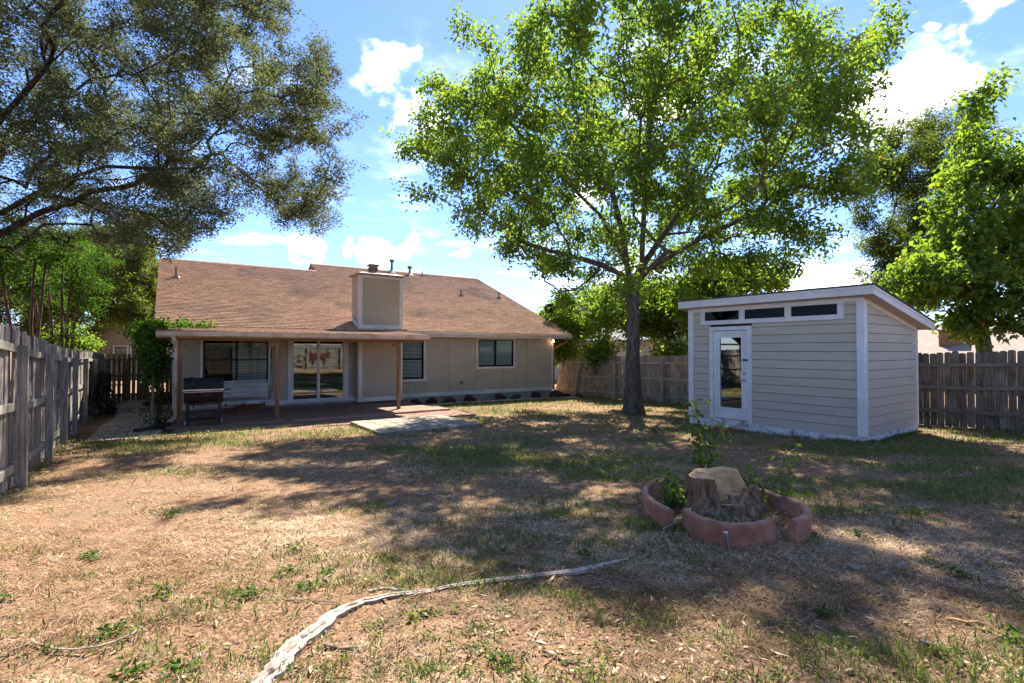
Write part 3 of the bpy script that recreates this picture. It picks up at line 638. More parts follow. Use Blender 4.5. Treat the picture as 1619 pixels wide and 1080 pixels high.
MB().box(-.04, 7.0, 14.2, 17.1, -.42, DZ - .035).obj('joist_frame', M['deckwood'], deck, dk)

pad = thing('paver_pad', 'raised rectangular pad of pale concrete slabs beside the patio', 'paver pad', (4.9, 11.5, -.27))
pd = winv(pad)
nx_, ny_ = 6, 5; wx, wy = 2.45 / nx_, 2.12 / ny_
ba = MB().box(3.73, 6.12, 10.53, 12.58, -.33, -.205).obj('base', M['slab'], pad, pd)
ms = MB().box(-wx / 2 + .010, wx / 2 - .010, -wy / 2 + .010, wy / 2 - .010, -.045, .0).mesh('slab', M['slabstone'])
for i in range(nx_):
    for j in range(ny_):
        instance(ms, 'slab', pad, (3.70 + (i + .5) * wx, 10.5 + (j + .5) * wy, -.155 + random.uniform(-.003, .003)), (random.uniform(-.004, .004), random.uniform(-.004, .004), random.uniform(-.006, .006)), inv=pd)
ms2 = MB().box(-wx / 2 + .006, wx / 2 - .006, -.03, .0, -.07, 0).mesh('block', M['slabstone'])
for i in range(nx_): instance(ms2, 'block', pad, (3.70 + (i + .5) * wx, 10.528, -.205), inv=pd)
ms3 = MB().box(0, .03, -wy / 2 + .006, wy / 2 - .006, -.07, 0).mesh('block', M['slabstone'])
for j in range(ny_): instance(ms3, 'block', pad, (3.702, 10.5 + (j + .5) * wy, -.205), inv=pd)

patio = struct(MB().box(2.50, 7.28, 12.86, 14.08, -.40, -.285).box(7.0, 7.30, 14.082, 15.5, -.40, -.285).obj('patio', M['mortar']))
bm = [MB().box(-.098, .098, -.047, .047, -.05, 0).mesh('brick', M['brick']) for _ in range(1)]
cnt = 0; j = 0; y = 12.92
while y < 15.45:
    x = 2.55 + (.1 if j % 2 else 0)
    while x < 7.25:
        inside = (y < 14.05) or (x > 7.12)
        if inside and cnt < 300 and not (3.6 < x < 6.2 and y < 12.5):
            instance(bm[0], 'brick', patio, (x + .1, y, -.252 + random.uniform(-.004, .004)), (random.uniform(-.02, .02), random.uniform(-.02, .02), random.uniform(-.03, .03))); cnt += 1
        x += .203
    y += .1015; j += 1

# brick path along the side yard
def path_right(y): return .02 if y < 18.8 else -.62
def path_left(y): return -1.36 + .10 * math.sin(y * .8) * (y > 15)
path = struct(MB().hexa([(-1.42, 13.0, -.40), (.06, 13.0, -.40), (.06, 18.9, -.5), (-1.42, 18.9, -.5), (-1.42, 13.0, G(-.7, 13) - .028), (.06, 13.0, G(-.7, 13) - .028), (.06, 18.9, G(-.7, 18.9) - .028), (-1.42, 18.9, G(-.7, 18.9) - .028)])
    .hexa([(-1.42, 18.902, -.5), (-.6, 18.902, -.5), (-.6, 25, -.6), (-1.42, 25, -.6), (-1.42, 18.902, G(-.7, 18.9) - .028), (-.6, 18.902, G(-.7, 18.9) - .028), (-.6, 25, G(-.7, 25) - .028), (-1.42, 25, G(-.7, 25) - .028)]).obj('path', M['mortar']))
bp = MB().box(-.044, .044, -.094, .094, -.05, 0).mesh('brick', M['brick_tan'])
bp2 = MB().box(-.094, .094, -.044, .044, -.05, 0).mesh('brick', M['brick_tan'])
bp3 = MB().box(-.14, .14, -.14, .14, -.05, 0).mesh('paver', M['brick_tan'])
cnt = 0; far = MB(); row = 0; y = 13.06
for k in range(10): 
    if k < 4: continue
x = -1.38
while x < 0:
    instance(bp3 if x < -.6 else bm[0], 'paver' if x < -.6 else 'brick', path, (x + .14, 13.10 + random.uniform(-.02, .02), G(x, 13.1) + random.uniform(-.004, .006)), (random.uniform(-.03, .03), random.uniform(-.03, .03), random.uniform(-.08, .08))); x += .29 if x < -.6 else .205
y = 13.34
while y < 24.9:
    xa, xb = path_left(y), path_right(y)
    # basket weave: pairs of bricks alternating
    nx2 = int((xb - xa) / .205)
    for i in range(nx2):
        cx_ = xa + (i + .5) * .205; cy_ = y + .1
        for q in (-1, 1):
            if (i + row) % 2: loc = (cx_ + q * .051, cy_); me = bp
            else: loc = (cx_, cy_ + q * .051); me = bp2
            z = G(*loc) + random.uniform(-.006, .006)
            if cnt < 290:
                instance(me, 'brick', path, (loc[0] + random.uniform(-.004, .004), loc[1] + random.uniform(-.004, .004), z), (random.uniform(-.035, .035), random.uniform(-.035, .035), random.uniform(-.05, .05))); cnt += 1
            else:
                if me is bp: far.box(loc[0] - .047, loc[0] + .047, loc[1] - .098, loc[1] + .098, z - .04, z)
                else: far.box(loc[0] - .098, loc[0] + .098, loc[1] - .047, loc[1] + .047, z - .04, z)
    y += .205; row += 1
fo = far.obj('bricks', M['brick_tan'], path); fo['kind'] = 'stuff'

# planting strip, curb and lava rocks along the wall
curb = thing('garden_curb', 'pale narrow concrete curb edging the bed below the taupe wall', 'curb', (10.5, 16.9, -.3))
ci = winv(curb)
cpts = [(6.7, 16.30), (7.6, 16.45), (8.6, 16.62), (9.8, 16.75), (11, 16.80), (12.2, 16.80), (13.3, 16.76), (14.1, 16.72), (14.8, 16.70)]
for (a, c) in zip(cpts[:-1], cpts[1:]):
    n = 3
    for k in range(n):
        p = Vector((a[0] + (c[0] - a[0]) * k / n, a[1] + (c[1] - a[1]) * k / n)); q = Vector((a[0] + (c[0] - a[0]) * (k + 1) / n, a[1] + (c[1] - a[1]) * (k + 1) / n))
        d = (q - p).normalized(); nn = Vector((-d.y, d.x)) * .065; p = p + d * .004; q = q - d * .004
        z0, z1 = G(p.x, p.y), G(q.x, q.y)
        MB().hexa([(p.x - nn.x, p.y - nn.y, z0 - .08), (q.x - nn.x, q.y - nn.y, z1 - .08), (q.x + nn.x, q.y + nn.y, z1 - .08), (p.x + nn.x, p.y + nn.y, z0 - .08),
                   (p.x - nn.x, p.y - nn.y, z0 + .05), (q.x - nn.x, q.y - nn.y, z1 + .05), (q.x + nn.x, q.y + nn.y, z1 + .05), (p.x + nn.x, p.y + nn.y, z0 + .05)]).obj('curb_section', M['curb'], curb, ci, bevel=.008)
def rock_mesh(name, m, seed, n=10, rough=.25):
    r = np.random.default_rng(seed); V = []; F = []
    ph = r.random(12) * 6.28
    for i in range(n + 1):
        th = math.pi * i / n
        for k in range(14):
            a = 2 * math.pi * k / 14
            x, y_, z = math.sin(th) * math.cos(a), math.sin(th) * math.sin(a), math.cos(th)
            d = 1 + rough * (math.sin(3 * x + ph[0]) * math.cos(2.6 * y_ + ph[1]) + .6 * math.sin(5 * z + ph[2] + 2 * x) + .4 * math.sin(8 * y_ + ph[3]) * math.sin(7 * x + ph[4])) + r.normal(0, .04)
            V.append((x * d, y_ * d, z * d))
    for i in range(n):
        for k in range(14):
            a = i * 14 + k; b_ = i * 14 + (k + 1) % 14; F.append((a, a + 14, b_ + 14, b_))
    return MB().add(V, F).mesh(name, m, smooth=False)
rocks = [rock_mesh('lava_rock', M['lava'], s_) for s_ in range(4)]
rlab = [('dark lava rock nearest the right patio post', 7.35, 17.12, .17), ('lava rock in front of the single narrow window', 8.0, 17.15, .20), ('low wide lava rock between the narrow window and the wall vent', 8.75, 17.2, .18),
        ('round lava rock below the small wall vent', 9.62, 17.22, .22), ('lava rock under the left pane of the wide window', 11.05, 17.25, .23), ('flatter lava rock under the right pane of the wide window', 11.75, 17.2, .18),
        ('large lava rock below the right half of the wall, between window and corner', 12.85, 17.2, .22), ('reddish lava rock just left of the house corner', 13.85, 17.1, .24), ('small lava rock at the foot of the corner downspout', 14.35, 17.0, .16), ('lone flat lava rock at the end of the curb', 14.75, 16.75, .15)]
for i, (lb_, x, y, s_) in enumerate(rlab):
    o = instance(rocks[i % 4], 'lava_rock', None, (x, y, G(x, y) + s_ * .42), (0, 0, i * 1.7), (s_ * 1.25, s_ * .9, s_ * .8))
    tag(o, lb_, 'rock', 'lava rocks along the house wall')

# ------------------------------------------------------------------ shed
shed = thing('garden_shed', 'grey lap-sided garden shed with a slanted roof and a glazed white door', 'shed', (10.94, 4.29, -.054), .035)
SW, SD = 3.75, 2.91          # front width (local y), depth (local x)
FT = 2.69; SLP = -.172
def shz(x): return FT + (x + .255) * SLP      # underside of the sloping roof
MB().prism([(.03, .03, -.02), (SD - .03, .03, -.02), (SD - .03, .03, shz(SD - .03) - .02), (.03, .03, shz(.03) - .02)], (0, SW - .06, 0)).obj('wall', M['interior'], shed)  # dark body; seen through the board gaps it imitates shade under the laps
EXP_ = .181
def lap_front(y0, y1, z0, z1):      # a board on the front wall, bottom edge proud
    MB().hexa([(-.022, y0, z0), (.0, y0, z0), (.0, y1, z0), (-.022, y1, z0), (-.012, y0, z1), (.0, y0, z1), (.0, y1, z1), (-.012, y1, z1)]).hexa(
        [(.0, y0, z0), (.03, y0, z0), (.03, y1, z0), (.0, y1, z0), (.0, y0, z1), (.03, y0, z1), (.03, y1, z1), (.0, y1, z1)]).obj('siding_board', M['hardie'], shed)
for k in range(15):
    z0 = k * EXP_; z1 = z0 + EXP_ - .009  # gap left open so the dark body draws a shade line under each lap
    if z0 > 2.62: break
    if z1 > 2.66: z1 = 2.66
    if z1 < 2.21: lap_front(.092, 2.166, z0, z1); lap_front(3.211, SW - .092, z0, z1)
    elif z0 < 2.26:
        lap_front(.092, SW - .092, max(z0, 2.0), 2.258) if z0 >= 2.21 else (lap_front(.092, 2.166, z0, min(z1, 2.258)), lap_front(3.211, SW - .092, z0, min(z1, 2.258)))
        if z1 > 2.26: lap_front(.092, .305, 2.262, z1); lap_front(3.445, SW - .092, 2.262, z1)
    else: lap_front(.092, .305, z0, z1); lap_front(3.445, SW - .092, z0, z1)
for k in range(15):      # right wall, trimmed under the roof slope
    z0 = k * EXP_; z1 = z0 + EXP_ - .009  # same dark gap, a drawn shade line below the next board
    def xat(z): return (z + .06 - FT) / SLP - .255
    xe0 = min(SD - .06, xat(z0)); xe1 = min(SD - .06, xat(z1))
    if xe0 < .15: break
    xe1 = max(xe1, .12)
    P = [(.10, -.022, z0), (xe0, -.022, z0), (xe1, -.012, z1), (.10, -.012, z1)]
    if xe1 < SD - .06 < xe0 + .001 and xe0 >= SD - .06 - 1e-6:
        zc = FT + (SD - .06 + .255) * SLP - .06
        if z0 < zc < z1: P = [(.10, -.022, z0), (SD - .06, -.022, z0), (SD - .06, -.018, zc), (xe1, -.012, z1), (.10, -.012, z1)]
    MB().prism(P, (0, .045, 0)).obj('siding_board', M['hardie'], shed)
# corner boards, frieze, skirt
for nm_, bx in (('corner_board', (-.045, -.002, -.045, .09, .0, 2.66)), ('corner_board', (.0, .098, -.045, -.002, .0, shz(.1) - .02)), ('corner_board', (-.045, -.002, SW - .09, SW + .045, 0, 2.66)), ('corner_board', (SD - .058, SD + .02, -.045, -.002, 0, shz(SD) - .02))):
    MB().box(*bx).obj(nm_, M['white'], shed, bevel=.003)
MB().box(-.040, -.004, .092, SW - .092, 2.585, 2.70).obj('frieze_board', M['white'], shed)
MB().prism([(.10, -.038, shz(.1) - .075), (SD - .06, -.038, shz(SD - .06) - .075), (SD - .06, -.038, shz(SD - .06) + .02), (.10, -.038, shz(.1) + .02)], (0, .034, 0)).obj('frieze_board', M['white'], shed)
MB().box(-.03, .02, -.03, 2.26, -.17, -.004).box(-.03, .02, 3.12, SW + .03, -.17, -.004).obj('skirt', M['skirt'], shed)['kind'] = 'stuff'
MB().box(.021, SD + .02, -.03, .02, -.17, -.004).obj('skirt', M['skirt'], shed)
MB().box(.02, SD, .04, SW, -.26, -.175).obj('skid', M['interior'], shed)
# window band: three panes in one white frame
fr = MB().box(-.05, -.002, .305, 3.445, 2.262, 2.358).box(-.05, -.002, .305, .41, 2.358, 2.584).box(-.05, -.002, 3.347, 3.445, 2.358, 2.584).box(-.05, -.002, 1.315, 1.426, 2.358, 2.584).box(-.05, -.002, 2.336, 2.448, 2.358, 2.584).obj('window_band', M['white'], shed)
sg = glassmat('shed_window_glass', (.10, .085, .075), .0, 1.2)
for a, c in ((.41, 1.315), (1.426, 2.336), (2.448, 3.347)):
    MB().box(-.022, -.016, a, c, 2.358, 2.584).obj('pane', sg, fr)
    MB().box(-.035, -.005, a, a + .012, 2.358, 2.584).box(-.035, -.005, c - .012, c, 2.358, 2.584).box(-.035, -.005, a + .012, c - .012, 2.572, 2.584).obj('pane_stop', M['white'], fr)
MB().tube([(-.012, 2.15, 2.58), (-.014, 2.13, 2.50), (-.014, 2.14, 2.36)], .008, 5).obj('cable', M['trim'], fr)
# door
cas = MB().box(-.05, -.002, 2.168, 2.268, -.01, 2.115).box(-.05, -.002, 3.112, 3.209, -.01, 2.115).box(-.05, -.002, 2.168, 3.209, 2.117, 2.205).obj('door_casing', M['white'], shed, bevel=.003)
dr = MB().box(-.034, -.002, 2.275, 2.405, .06, 2.105).box(-.034, -.002, 2.938, 3.105, .06, 2.105).box(-.034, -.002, 2.405, 2.938, .06, .32).box(-.034, -.002, 2.405, 2.938, 1.945, 2.105).obj('door', M['white'], shed)
MB().box(-.046, -.034, 2.375, 2.405, .29, 1.975).box(-.046, -.034, 2.938, 2.968, .29, 1.975).box(-.046, -.034, 2.405, 2.938, .29, .32).box(-.046, -.034, 2.405, 2.938, 1.945, 1.975).obj('glass_moulding', M['white'], dr)
MB().box(-.018, -.012, 2.405, 2.938, .32, 1.945).obj('pane', glassmat('shed_door_glass', (.08, .075, .07), .28), dr)
MB().tube([(-.034, 2.335, 1.12), (-.06, 2.335, 1.12)], .03, 12).obj('deadbolt', M['chrome'], dr)
b = MB().tube([(-.034, 2.335, .97), (-.055, 2.335, .97), (-.058, 2.335, .97), (-.075, 2.335, .97), (-.095, 2.335, .97), (-.105, 2.335, .97)], [.03, .03, .013, .013, .028, .015], 12); b.obj('knob', M['chrome'], dr, smooth=True)
MB().box(-.062, -.051, 2.25, 2.37, 1.41, 1.45).obj('latch', M['black'], dr)
for z in (.30, 1.05, 1.85): MB().tube([(-.05, 3.108, z - .045), (-.05, 3.108, z + .045)], .009, 6).obj('hinge', M['chrome'], dr)
MB().box(-.06, -.002, 2.27, 3.11, -.17, .045).obj('threshold', M['skirt'], shed)
# roof
ry0, ry1 = -.271, SW + .18; rx0, rx1 = -.255, SD + .30
def shed_slab(x0, x1, y0, y1, o0, o1): return [(x0, y0, shz(x0) + o0), (x1, y0, shz(x1) + o0), (x1, y1, shz(x1) + o0), (x0, y1, shz(x0) + o0), (x0, y0, shz(x0) + o1), (x1, y0, shz(x1) + o1), (x1, y1, shz(x1) + o1), (x0, y1, shz(x0) + o1)]
sr_ = MB().hexa(shed_slab(rx0 + .03, rx1 - .03, ry0 + .03, ry1 - .03, .012, .03)).obj('roof', mat('shed_soffit', (.50, .42, .36), (.56, .48, .42), (2, 2, 2), bump=.1), shed)
MB().hexa(shed_slab(rx0 - .03, rx1 + .03, ry0 - .035, ry1 + .03, .165, .19)).obj('roofing', M['roof_dark'], sr_)
MB().box(rx0 - .012, rx0 + .0, ry0, ry1, FT + .118, FT + .162).box(rx0, rx0 + .028, ry0 + .03, ry1 - .03, FT - .0, FT + .16).obj('fascia', M['white'], sr_)
MB().hexa([(rx0, ry0, shz(rx0)), (rx1, ry0, shz(rx1)), (rx1, ry0 + .028, shz(rx1)), (rx0, ry0 + .028, shz(rx0)), (rx0, ry0, shz(rx0) + .16), (rx1, ry0, shz(rx1) + .16), (rx1, ry0 + .028, shz(rx1) + .16), (rx0, ry0 + .028, shz(rx0) + .16)]).obj('rake_board', M['white'], sr_)
MB().hexa([(rx0, ry1 - .028, shz(rx0)), (rx1, ry1 - .028, shz(rx1)), (rx1, ry1, shz(rx1)), (rx0, ry1, shz(rx0)), (rx0, ry1 - .028, shz(rx0) + .16), (rx1, ry1 - .028, shz(rx1) + .16), (rx1, ry1, shz(rx1) + .16), (rx0, ry1, shz(rx0) + .16)]).obj('rake_board', M['white'], sr_)
MB().hexa([(rx0 - .012, ry0 - .013, shz(rx0) + .118), (rx1, ry0 - .013, shz(rx1) + .118), (rx1, ry0 - .001, shz(rx1) + .118), (rx0 - .012, ry0 - .001, shz(rx0) + .118), (rx0 - .012, ry0 - .013, shz(rx0) + .162), (rx1, ry0 - .013, shz(rx1) + .162), (rx1, ry0 - .001, shz(rx1) + .162), (rx0 - .012, ry0 - .001, shz(rx0) + .162)]).obj('drip_edge', M['white'], sr_)
mt = mat('red_mat', (.26, .06, .045), (.34, .10, .08), (8, 8, 8), rough=.95, bump=.5, fine=80)
mo = MB().box(-.31, .31, -.37, .37, 0, .03).obj('step_paver', mt)
mo.location = (10.50, 6.95, G(10.5, 6.95) - .003); mo.rotation_euler = (0, 0, .04); tag(mo, 'flat red square paver lying on the grass at the shed door', 'paver')

# ------------------------------------------------------------------ fences
def picket_mesh(m, h=1.83, w=.138, dog=.03, th=.016, warp=0):
    b = MB(); P = [(-w / 2, 0), (w / 2, 0), (w / 2, h - dog), (w / 2 - dog * .8, h), (-w / 2 + dog * .8, h), (-w / 2, h - dog)]
    b.prism([(x, 0, z) for x, z in P], (0, th, 0)); return b.mesh('board', m)
def fence(name, label, pts, m_board, m_post, posts, inner, h=1.83, gap=.004, w=.138, rails=(.22, .92, 1.58), lean=None, dog=.03, skip=(), base=None, warp=.0, post_lean={}, cat='fence', group=None):
    """pts: polyline in plan; inner: +1/-1 side on which the rails and posts stand"""
    P = [Vector((x, y)) for x, y in pts]
    root = thing(name, label, cat, (P[0].x, P[0].y, G(P[0].x, P[0].y)), group=group); inv = winv(root)
    cum = [0]
    for a, c in zip(P[:-1], P[1:]): cum.append(cum[-1] + (c - a).length)
    def at(s_):
        s_ = max(0, min(cum[-1] - 1e-4, s_))
        for i in range(len(cum) - 1):
            if s_ <= cum[i + 1]: break
        t = (s_ - cum[i]) / (cum[i + 1] - cum[i]); d = (P[i + 1] - P[i]).normalized()
        return P[i] + (P[i + 1] - P[i]) * t, d, Vector((-d.y, d.x)) * inner
    gb = base or (lambda x, y: G(x, y) + .01)
    me = picket_mesh(m_board, h, w, dog)
    s_ = w / 2; k = 0
    while s_ < cum[-1] - w / 2:
        p, d, n = at(s_)
        if not any(a < s_ < c for a, c in skip):
            q = p - n * (.019 + .008); rz = math.atan2(d.y, d.x)
            ln = lean(s_) if lean else (0, 0)
            instance(me, 'board', root, (q.x, q.y, gb(q.x, q.y) + random.uniform(-.015, .012) - abs(ln[0]) * .0), (random.gauss(0, .006) + ln[1], ln[0] + random.gauss(0, .0025), rz), (random.uniform(.985, 1.004), 1, random.uniform(.985, 1.012) * (1 / math.cos(ln[0]) if 0 else 1)), inv=inv)
        s_ += w + gap + random.random() * gap; k += 1
    sp = [0] + list(posts) + [cum[-1]]
    sp = sorted(set(sp))
    for a, c in zip(sp[:-1], sp[1:]):
        if c - a < .2: continue
        for z in rails:
            m = MB(); nseg = 4; ring = []
            sag = random.uniform(-.02, .03)
            for j in range(nseg + 1):
                t = j / nseg; ss = a + .01 + (c - a - .02) * t; p, d, n = at(ss)
                ln = lean(ss) if lean else (0, 0)
                zz_ = gb(p.x, p.y) + z - sag * math.sin(math.pi * t)
                sh = d * math.sin(ln[0]) * z + n * math.sin(ln[1]) * z * -1
                p = p + sh
                ring.append([(p.x - n.x * .017, p.y - n.y * .017, zz_ - .044), (p.x + n.x * .019, p.y + n.y * .019, zz_ - .044), (p.x + n.x * .019, p.y + n.y * .019, zz_ + .044), (p.x - n.x * .017, p.y - n.y * .017, zz_ + .044)])
            Vv = [q for r_ in ring for q in r_]; Ff = [(3, 2, 1, 0), tuple(nseg * 4 + k for k in range(4))]
            for j in range(nseg):
                for k in range(4): Ff.append((j * 4 + k, j * 4 + (k + 1) % 4, j * 4 + 4 + (k + 1) % 4, j * 4 + 4 + k))
            m.add(Vv, Ff); m.obj('rail', m_post, root, inv)
    for i, s_ in enumerate(posts):
        p, d, n = at(s_); q = p + n * .066; rz = math.atan2(d.y, d.x)
        ln = lean(s_) if lean else (0, 0)
        lx = post_lean.get(i, 0) + ln[0]
        hh = h - .20 if i not in (99,) else h
        b = MB().box(-.045, .045, -.045, .045, -.3, hh); me2 = b.mesh('post', m_post)
        instance(me2, 'post', root, (q.x, q.y, gb(q.x, q.y)), (random.gauss(0, .008) + ln[1], lx, rz), inv=inv)
    return root
# left fence: grey, rails towards the yard
LF = [(-1.30, -4.0), (-1.35, 5.0), (-1.46, 8.0), (-1.60, 10.8), (-1.74, 14.0), (-1.82, 16.6), (-2.02, 25.0)]
def slen(pts, y):
    s_ = 0
    for a, c in zip(pts[:-1], pts[1:]):
        if c[1] >= y: return s_ + math.hypot(c[0] - a[0], c[1] - a[1]) * (y - a[1]) / (c[1] - a[1])
        s_ += math.hypot(c[0] - a[0], c[1] - a[1])
    return s_
fence('left_fence', 'weathered grey picket fence with wavy rails along the left side of the yard', LF, M['fence_grey'], M['fence_post'],
      [slen(LF, y) for y in (-1.6, .8, 3.2, 5.6, 8.03, 10.45, 12.5, 14.5, 16.8, 19.2, 21.6, 24.0)], -1, post_lean={7: .06, 5: -.015}, rails=(.24, .93, 1.59), gap=.001, skip=[(slen(LF, 12.86), slen(LF, 12.98))])
GF = [(-2.0, 25.05), (.12, 25.05)]
gf = fence('gate_fence', 'brown picket fence with a gate at the end of the brick path', GF, M['fence_brown'], M['fence_brown'], [.06, .62, 1.62, 2.05], -1, w=.115, gap=.028, rails=(.25, 1.0, 1.62), dog=0, skip=[(1.05, 1.32)])
gi = winv(gf)
MB().box(-.96, -.92 + .24, 25.07, 25.085, G(-1, 25) + .02, G(-1, 25) + .70).box(-.96, -.68, 25.07, 25.085, G(-1, 25) + 1.15, G(-1, 25) + 1.84).obj('cut_board', M['fence_brown'], gf, gi)
MB().box(-.98, -.64, 25.09, 25.10, G(-1, 25) + .72, G(-1, 25) + 1.14).obj('paper_notice', M['white'], gf, gi)
# right fence: tan far part leans, near part dark
RF = [(15.75, 19.6), (15.75, 16.9), (15.78, 14.2), (15.82, 11.6), (15.86, 9.0)]
def rlean(s_):
    if s_ < 1.35: return (.30, 0)
    if s_ < 3.1: return (.30 - (s_ - 1.35) * .10, 0)
    if s_ < 4.0: return (max(0, .12 - (s_ - 3.1) * .13), 0)
    return (0, 0)
gbR = lambda x, y: G(x, y) - .0
fence('side_fence', 'sagging tan picket fence behind the big tree, left panels leaning over', RF, M['fence_tan'], M['rail_tan'], [1.55, 4.1, 6.6, 9.1], -1, lean=rlean, base=gbR, rails=(.25, .93, 1.55))
RF2 = [(15.86, 8.95), (15.90, 6.0), (15.95, 3.0), (16.0, -4.0)]
fence('side_fence', 'dark mossy dog-eared picket fence to the right of the shed', RF2, M['fence_dark'], M['rail_dark'], [1.2, 3.6, 6.05, 8.45, 10.9], -1, base=gbR, gap=.004, dog=.035, rails=(.36, .98, 1.52))
BF = [(-1.2, -4.05), (15.95, -4.05)]
bfy = lambda x, y: .20
fence('back_fence', 'grey picket fence at the back of the yard, behind the viewer', BF, M['fence_grey'], M['fence_post'], [2.4 * i for i in range(1, 7)], 1, base=bfy, gap=.004, w=.14)
# wall art on the back fence (mirrored in the sliding door)
ww = thing('wagon_wheel', 'pale wooden wagon wheel hung on the back fence', 'wagon wheel', (7.95, -3.97, .95)); wi = winv(ww)
c = Vector((7.95, -3.95, .95))
MB().tube([c + Vector((math.cos(a) * .42, 0, math.sin(a) * .42)) for a in np.linspace(0, 2 * math.pi, 29)], .028, 6, cap=False).obj('rim', M['wagon'], ww, wi)
MB().tube([c + Vector((0, -.04, 0)), c + Vector((0, .06, 0))], .07, 10).obj('hub', M['wagon'], ww, wi)
for k in range(8):
    a = k * math.pi / 4 + .2; MB().tube([c + Vector((math.cos(a) * .06, 0, math.sin(a) * .06)), c + Vector((math.cos(a) * .40, 0, math.sin(a) * .40))], .016, 5).obj('spoke', M['wagon'], ww, wi)
bl_ = [(-.62, .30), (-.72, .42), (-.60, .40), (-.52, .28), (-.2, .26), (.1, .22), (.45, .26), (.58, .34), (.66, .36), (.78, .20), (.74, .06), (.62, .10), (.5, .0), (.46, -.2), (.42, -.5), (.34, -.5), (.34, -.18), (.2, -.12), (-.15, -.12), (-.3, -.16), (-.34, -.5), (-.43, -.5), (-.46, -.15), (-.56, .0), (-.60, -.3), (-.66, -.3), (-.63, .05)]
bo = MB().prism([(9.25 + x, -3.99, 1.12 + z) for x, z in bl_], (0, .02, 0)).obj('steer_cutout', M['ironart']); tag(bo, 'flat rusty metal steer silhouette hung on the back fence', 'wall art')

# ------------------------------------------------------------------ vegetation tools
def tubes_np(P0, P1, R0, R1, n):
    P0 = np.asarray(P0, float); P1 = np.asarray(P1, float); R0 = np.asarray(R0, float); R1 = np.asarray(R1, float)
    d = P1 - P0; ln = np.linalg.norm(d, axis=1, keepdims=True); d = d / np.maximum(ln, 1e-6)
    up = np.where(np.abs(d[:, 2:3]) < .9, [[0, 0, 1.]], [[1., 0, 0]])
    u = np.cross(up, d); u /= np.linalg.norm(u, axis=1, keepdims=True); w = np.cross(d, u)
    a = np.arange(n) * 2 * np.pi / n
    ring = u[:, None, :] * np.cos(a)[None, :, None] + w[:, None, :] * np.sin(a)[None, :, None]
    A = P0[:, None, :] - d[:, None, :] * (R0[:, None, None] * .3) + ring * R0[:, None, None]; B = P1[:, None, :] + ring * R1[:, None, None]
    V = np.concatenate([A, B], 1).reshape(-1, 3)
    k = np.arange(n); F = np.stack([k, (k + 1) % n, (k + 1) % n + n, k + n], -1)
    F = (np.arange(len(P0))[:, None, None] * 2 * n + F[None]).reshape(-1, 4)
    return V, F
def leaves_np(C, L_, W_, rng, droop=.25, hang=0.0, tilt=1.0):
    n = len(C)
    a = rng.random(n) * 2 * np.pi
    d = np.stack([np.cos(a), np.sin(a), rng.normal(-droop, .45, n)], -1); d /= np.linalg.norm(d, axis=1, keepdims=True)
    up = np.stack([rng.normal(0, .6 * tilt, n), rng.normal(0, .6 * tilt, n), np.ones(n)], -1)
    s = np.cross(d, up); s /= np.linalg.norm(s, axis=1, keepdims=True) + 1e-6
    nn = np.cross(s, d)
    l = (L_ * rng.uniform(.5, 1.5, n))[:, None]; w = (W_ * rng.uniform(.7, 1.25, n))[:, None]
    b = C; t = C + d * l - nn * l * rng.uniform(0, .35, n)[:, None]
    m = C + d * l * .45
    lf = m + s * w * .5 + nn * w * .22; rt = m - s * w * .5 + nn * w * .22
    V = np.stack([b, rt, t, lf], 1).reshape(-1, 3)
    k = np.arange(n)[:, None] * 4
    F = np.concatenate([k + [0, 1, 2], k + [0, 2, 3]])
    return V, F
def grow(limbs, attr, rng, tip=.010, p=2.25, step=.6, pen=.35, jit=.10, lift=.12):
    """limbs: list of (parent_index or None, [points]); returns nodes, parent, radius"""
    nodes = []; par = []
    for pi2, pts in limbs:
        prev = pi2
        for q in pts:
            nodes.append(np.array(q, float)); par.append(-1 if prev is None else prev); prev = len(nodes) - 1
    nodes_a = np.array(nodes); pl = np.zeros(len(nodes))
    for i in range(len(nodes)):
        if par[i] >= 0: pl[i] = pl[par[i]] + np.linalg.norm(nodes_a[i] - nodes_a[par[i]])
    cap = len(nodes) + len(attr) * 14 + 10
    NA = np.zeros((cap, 3)); NA[:len(nodes)] = nodes_a; PL = np.zeros(cap); PL[:len(nodes)] = pl; PA = np.full(cap, -1); PA[:len(nodes)] = par; n = len(nodes)
    root = nodes_a[0]
    order = np.argsort(np.linalg.norm(attr - root, axis=1)); tips = []
    for i in order:
        a = attr[i]; d = np.linalg.norm(NA[:n] - a, axis=1); cost = d + pen * PL[:n]
        j = int(np.argmin(cost)); L0 = d[j]; k = min(12, max(1, int(math.ceil(L0 / step)))); prev = j
        st = NA[j].copy(); side = rng.normal(0, 1, 3); side *= jit * L0 / (np.linalg.norm(side) + 1e-6)
        for q in range(1, k + 1):
            t = q / k; pos = st * (1 - t) + a * t + side * math.sin(math.pi * t) + np.array([0, 0, lift * L0 * math.sin(math.pi * t)]) + rng.normal(0, .03, 3) * (t < 1)
            NA[n] = pos; PA[n] = prev; PL[n] = PL[prev] + np.linalg.norm(pos - NA[prev]); prev = n; n += 1
        tips.append(prev)
    NA = NA[:n]; PA = PA[:n]
    acc = np.zeros(n); haschild = np.zeros(n, bool); haschild[PA[PA >= 0]] = True
    for i in range(n - 1, -1, -1):
        if not haschild[i]: acc[i] += tip ** p
        if PA[i] >= 0: acc[PA[i]] += acc[i]
    # parents always have lower index than children except limbs: fine
    return NA, PA, acc ** (1 / p), np.array(tips)
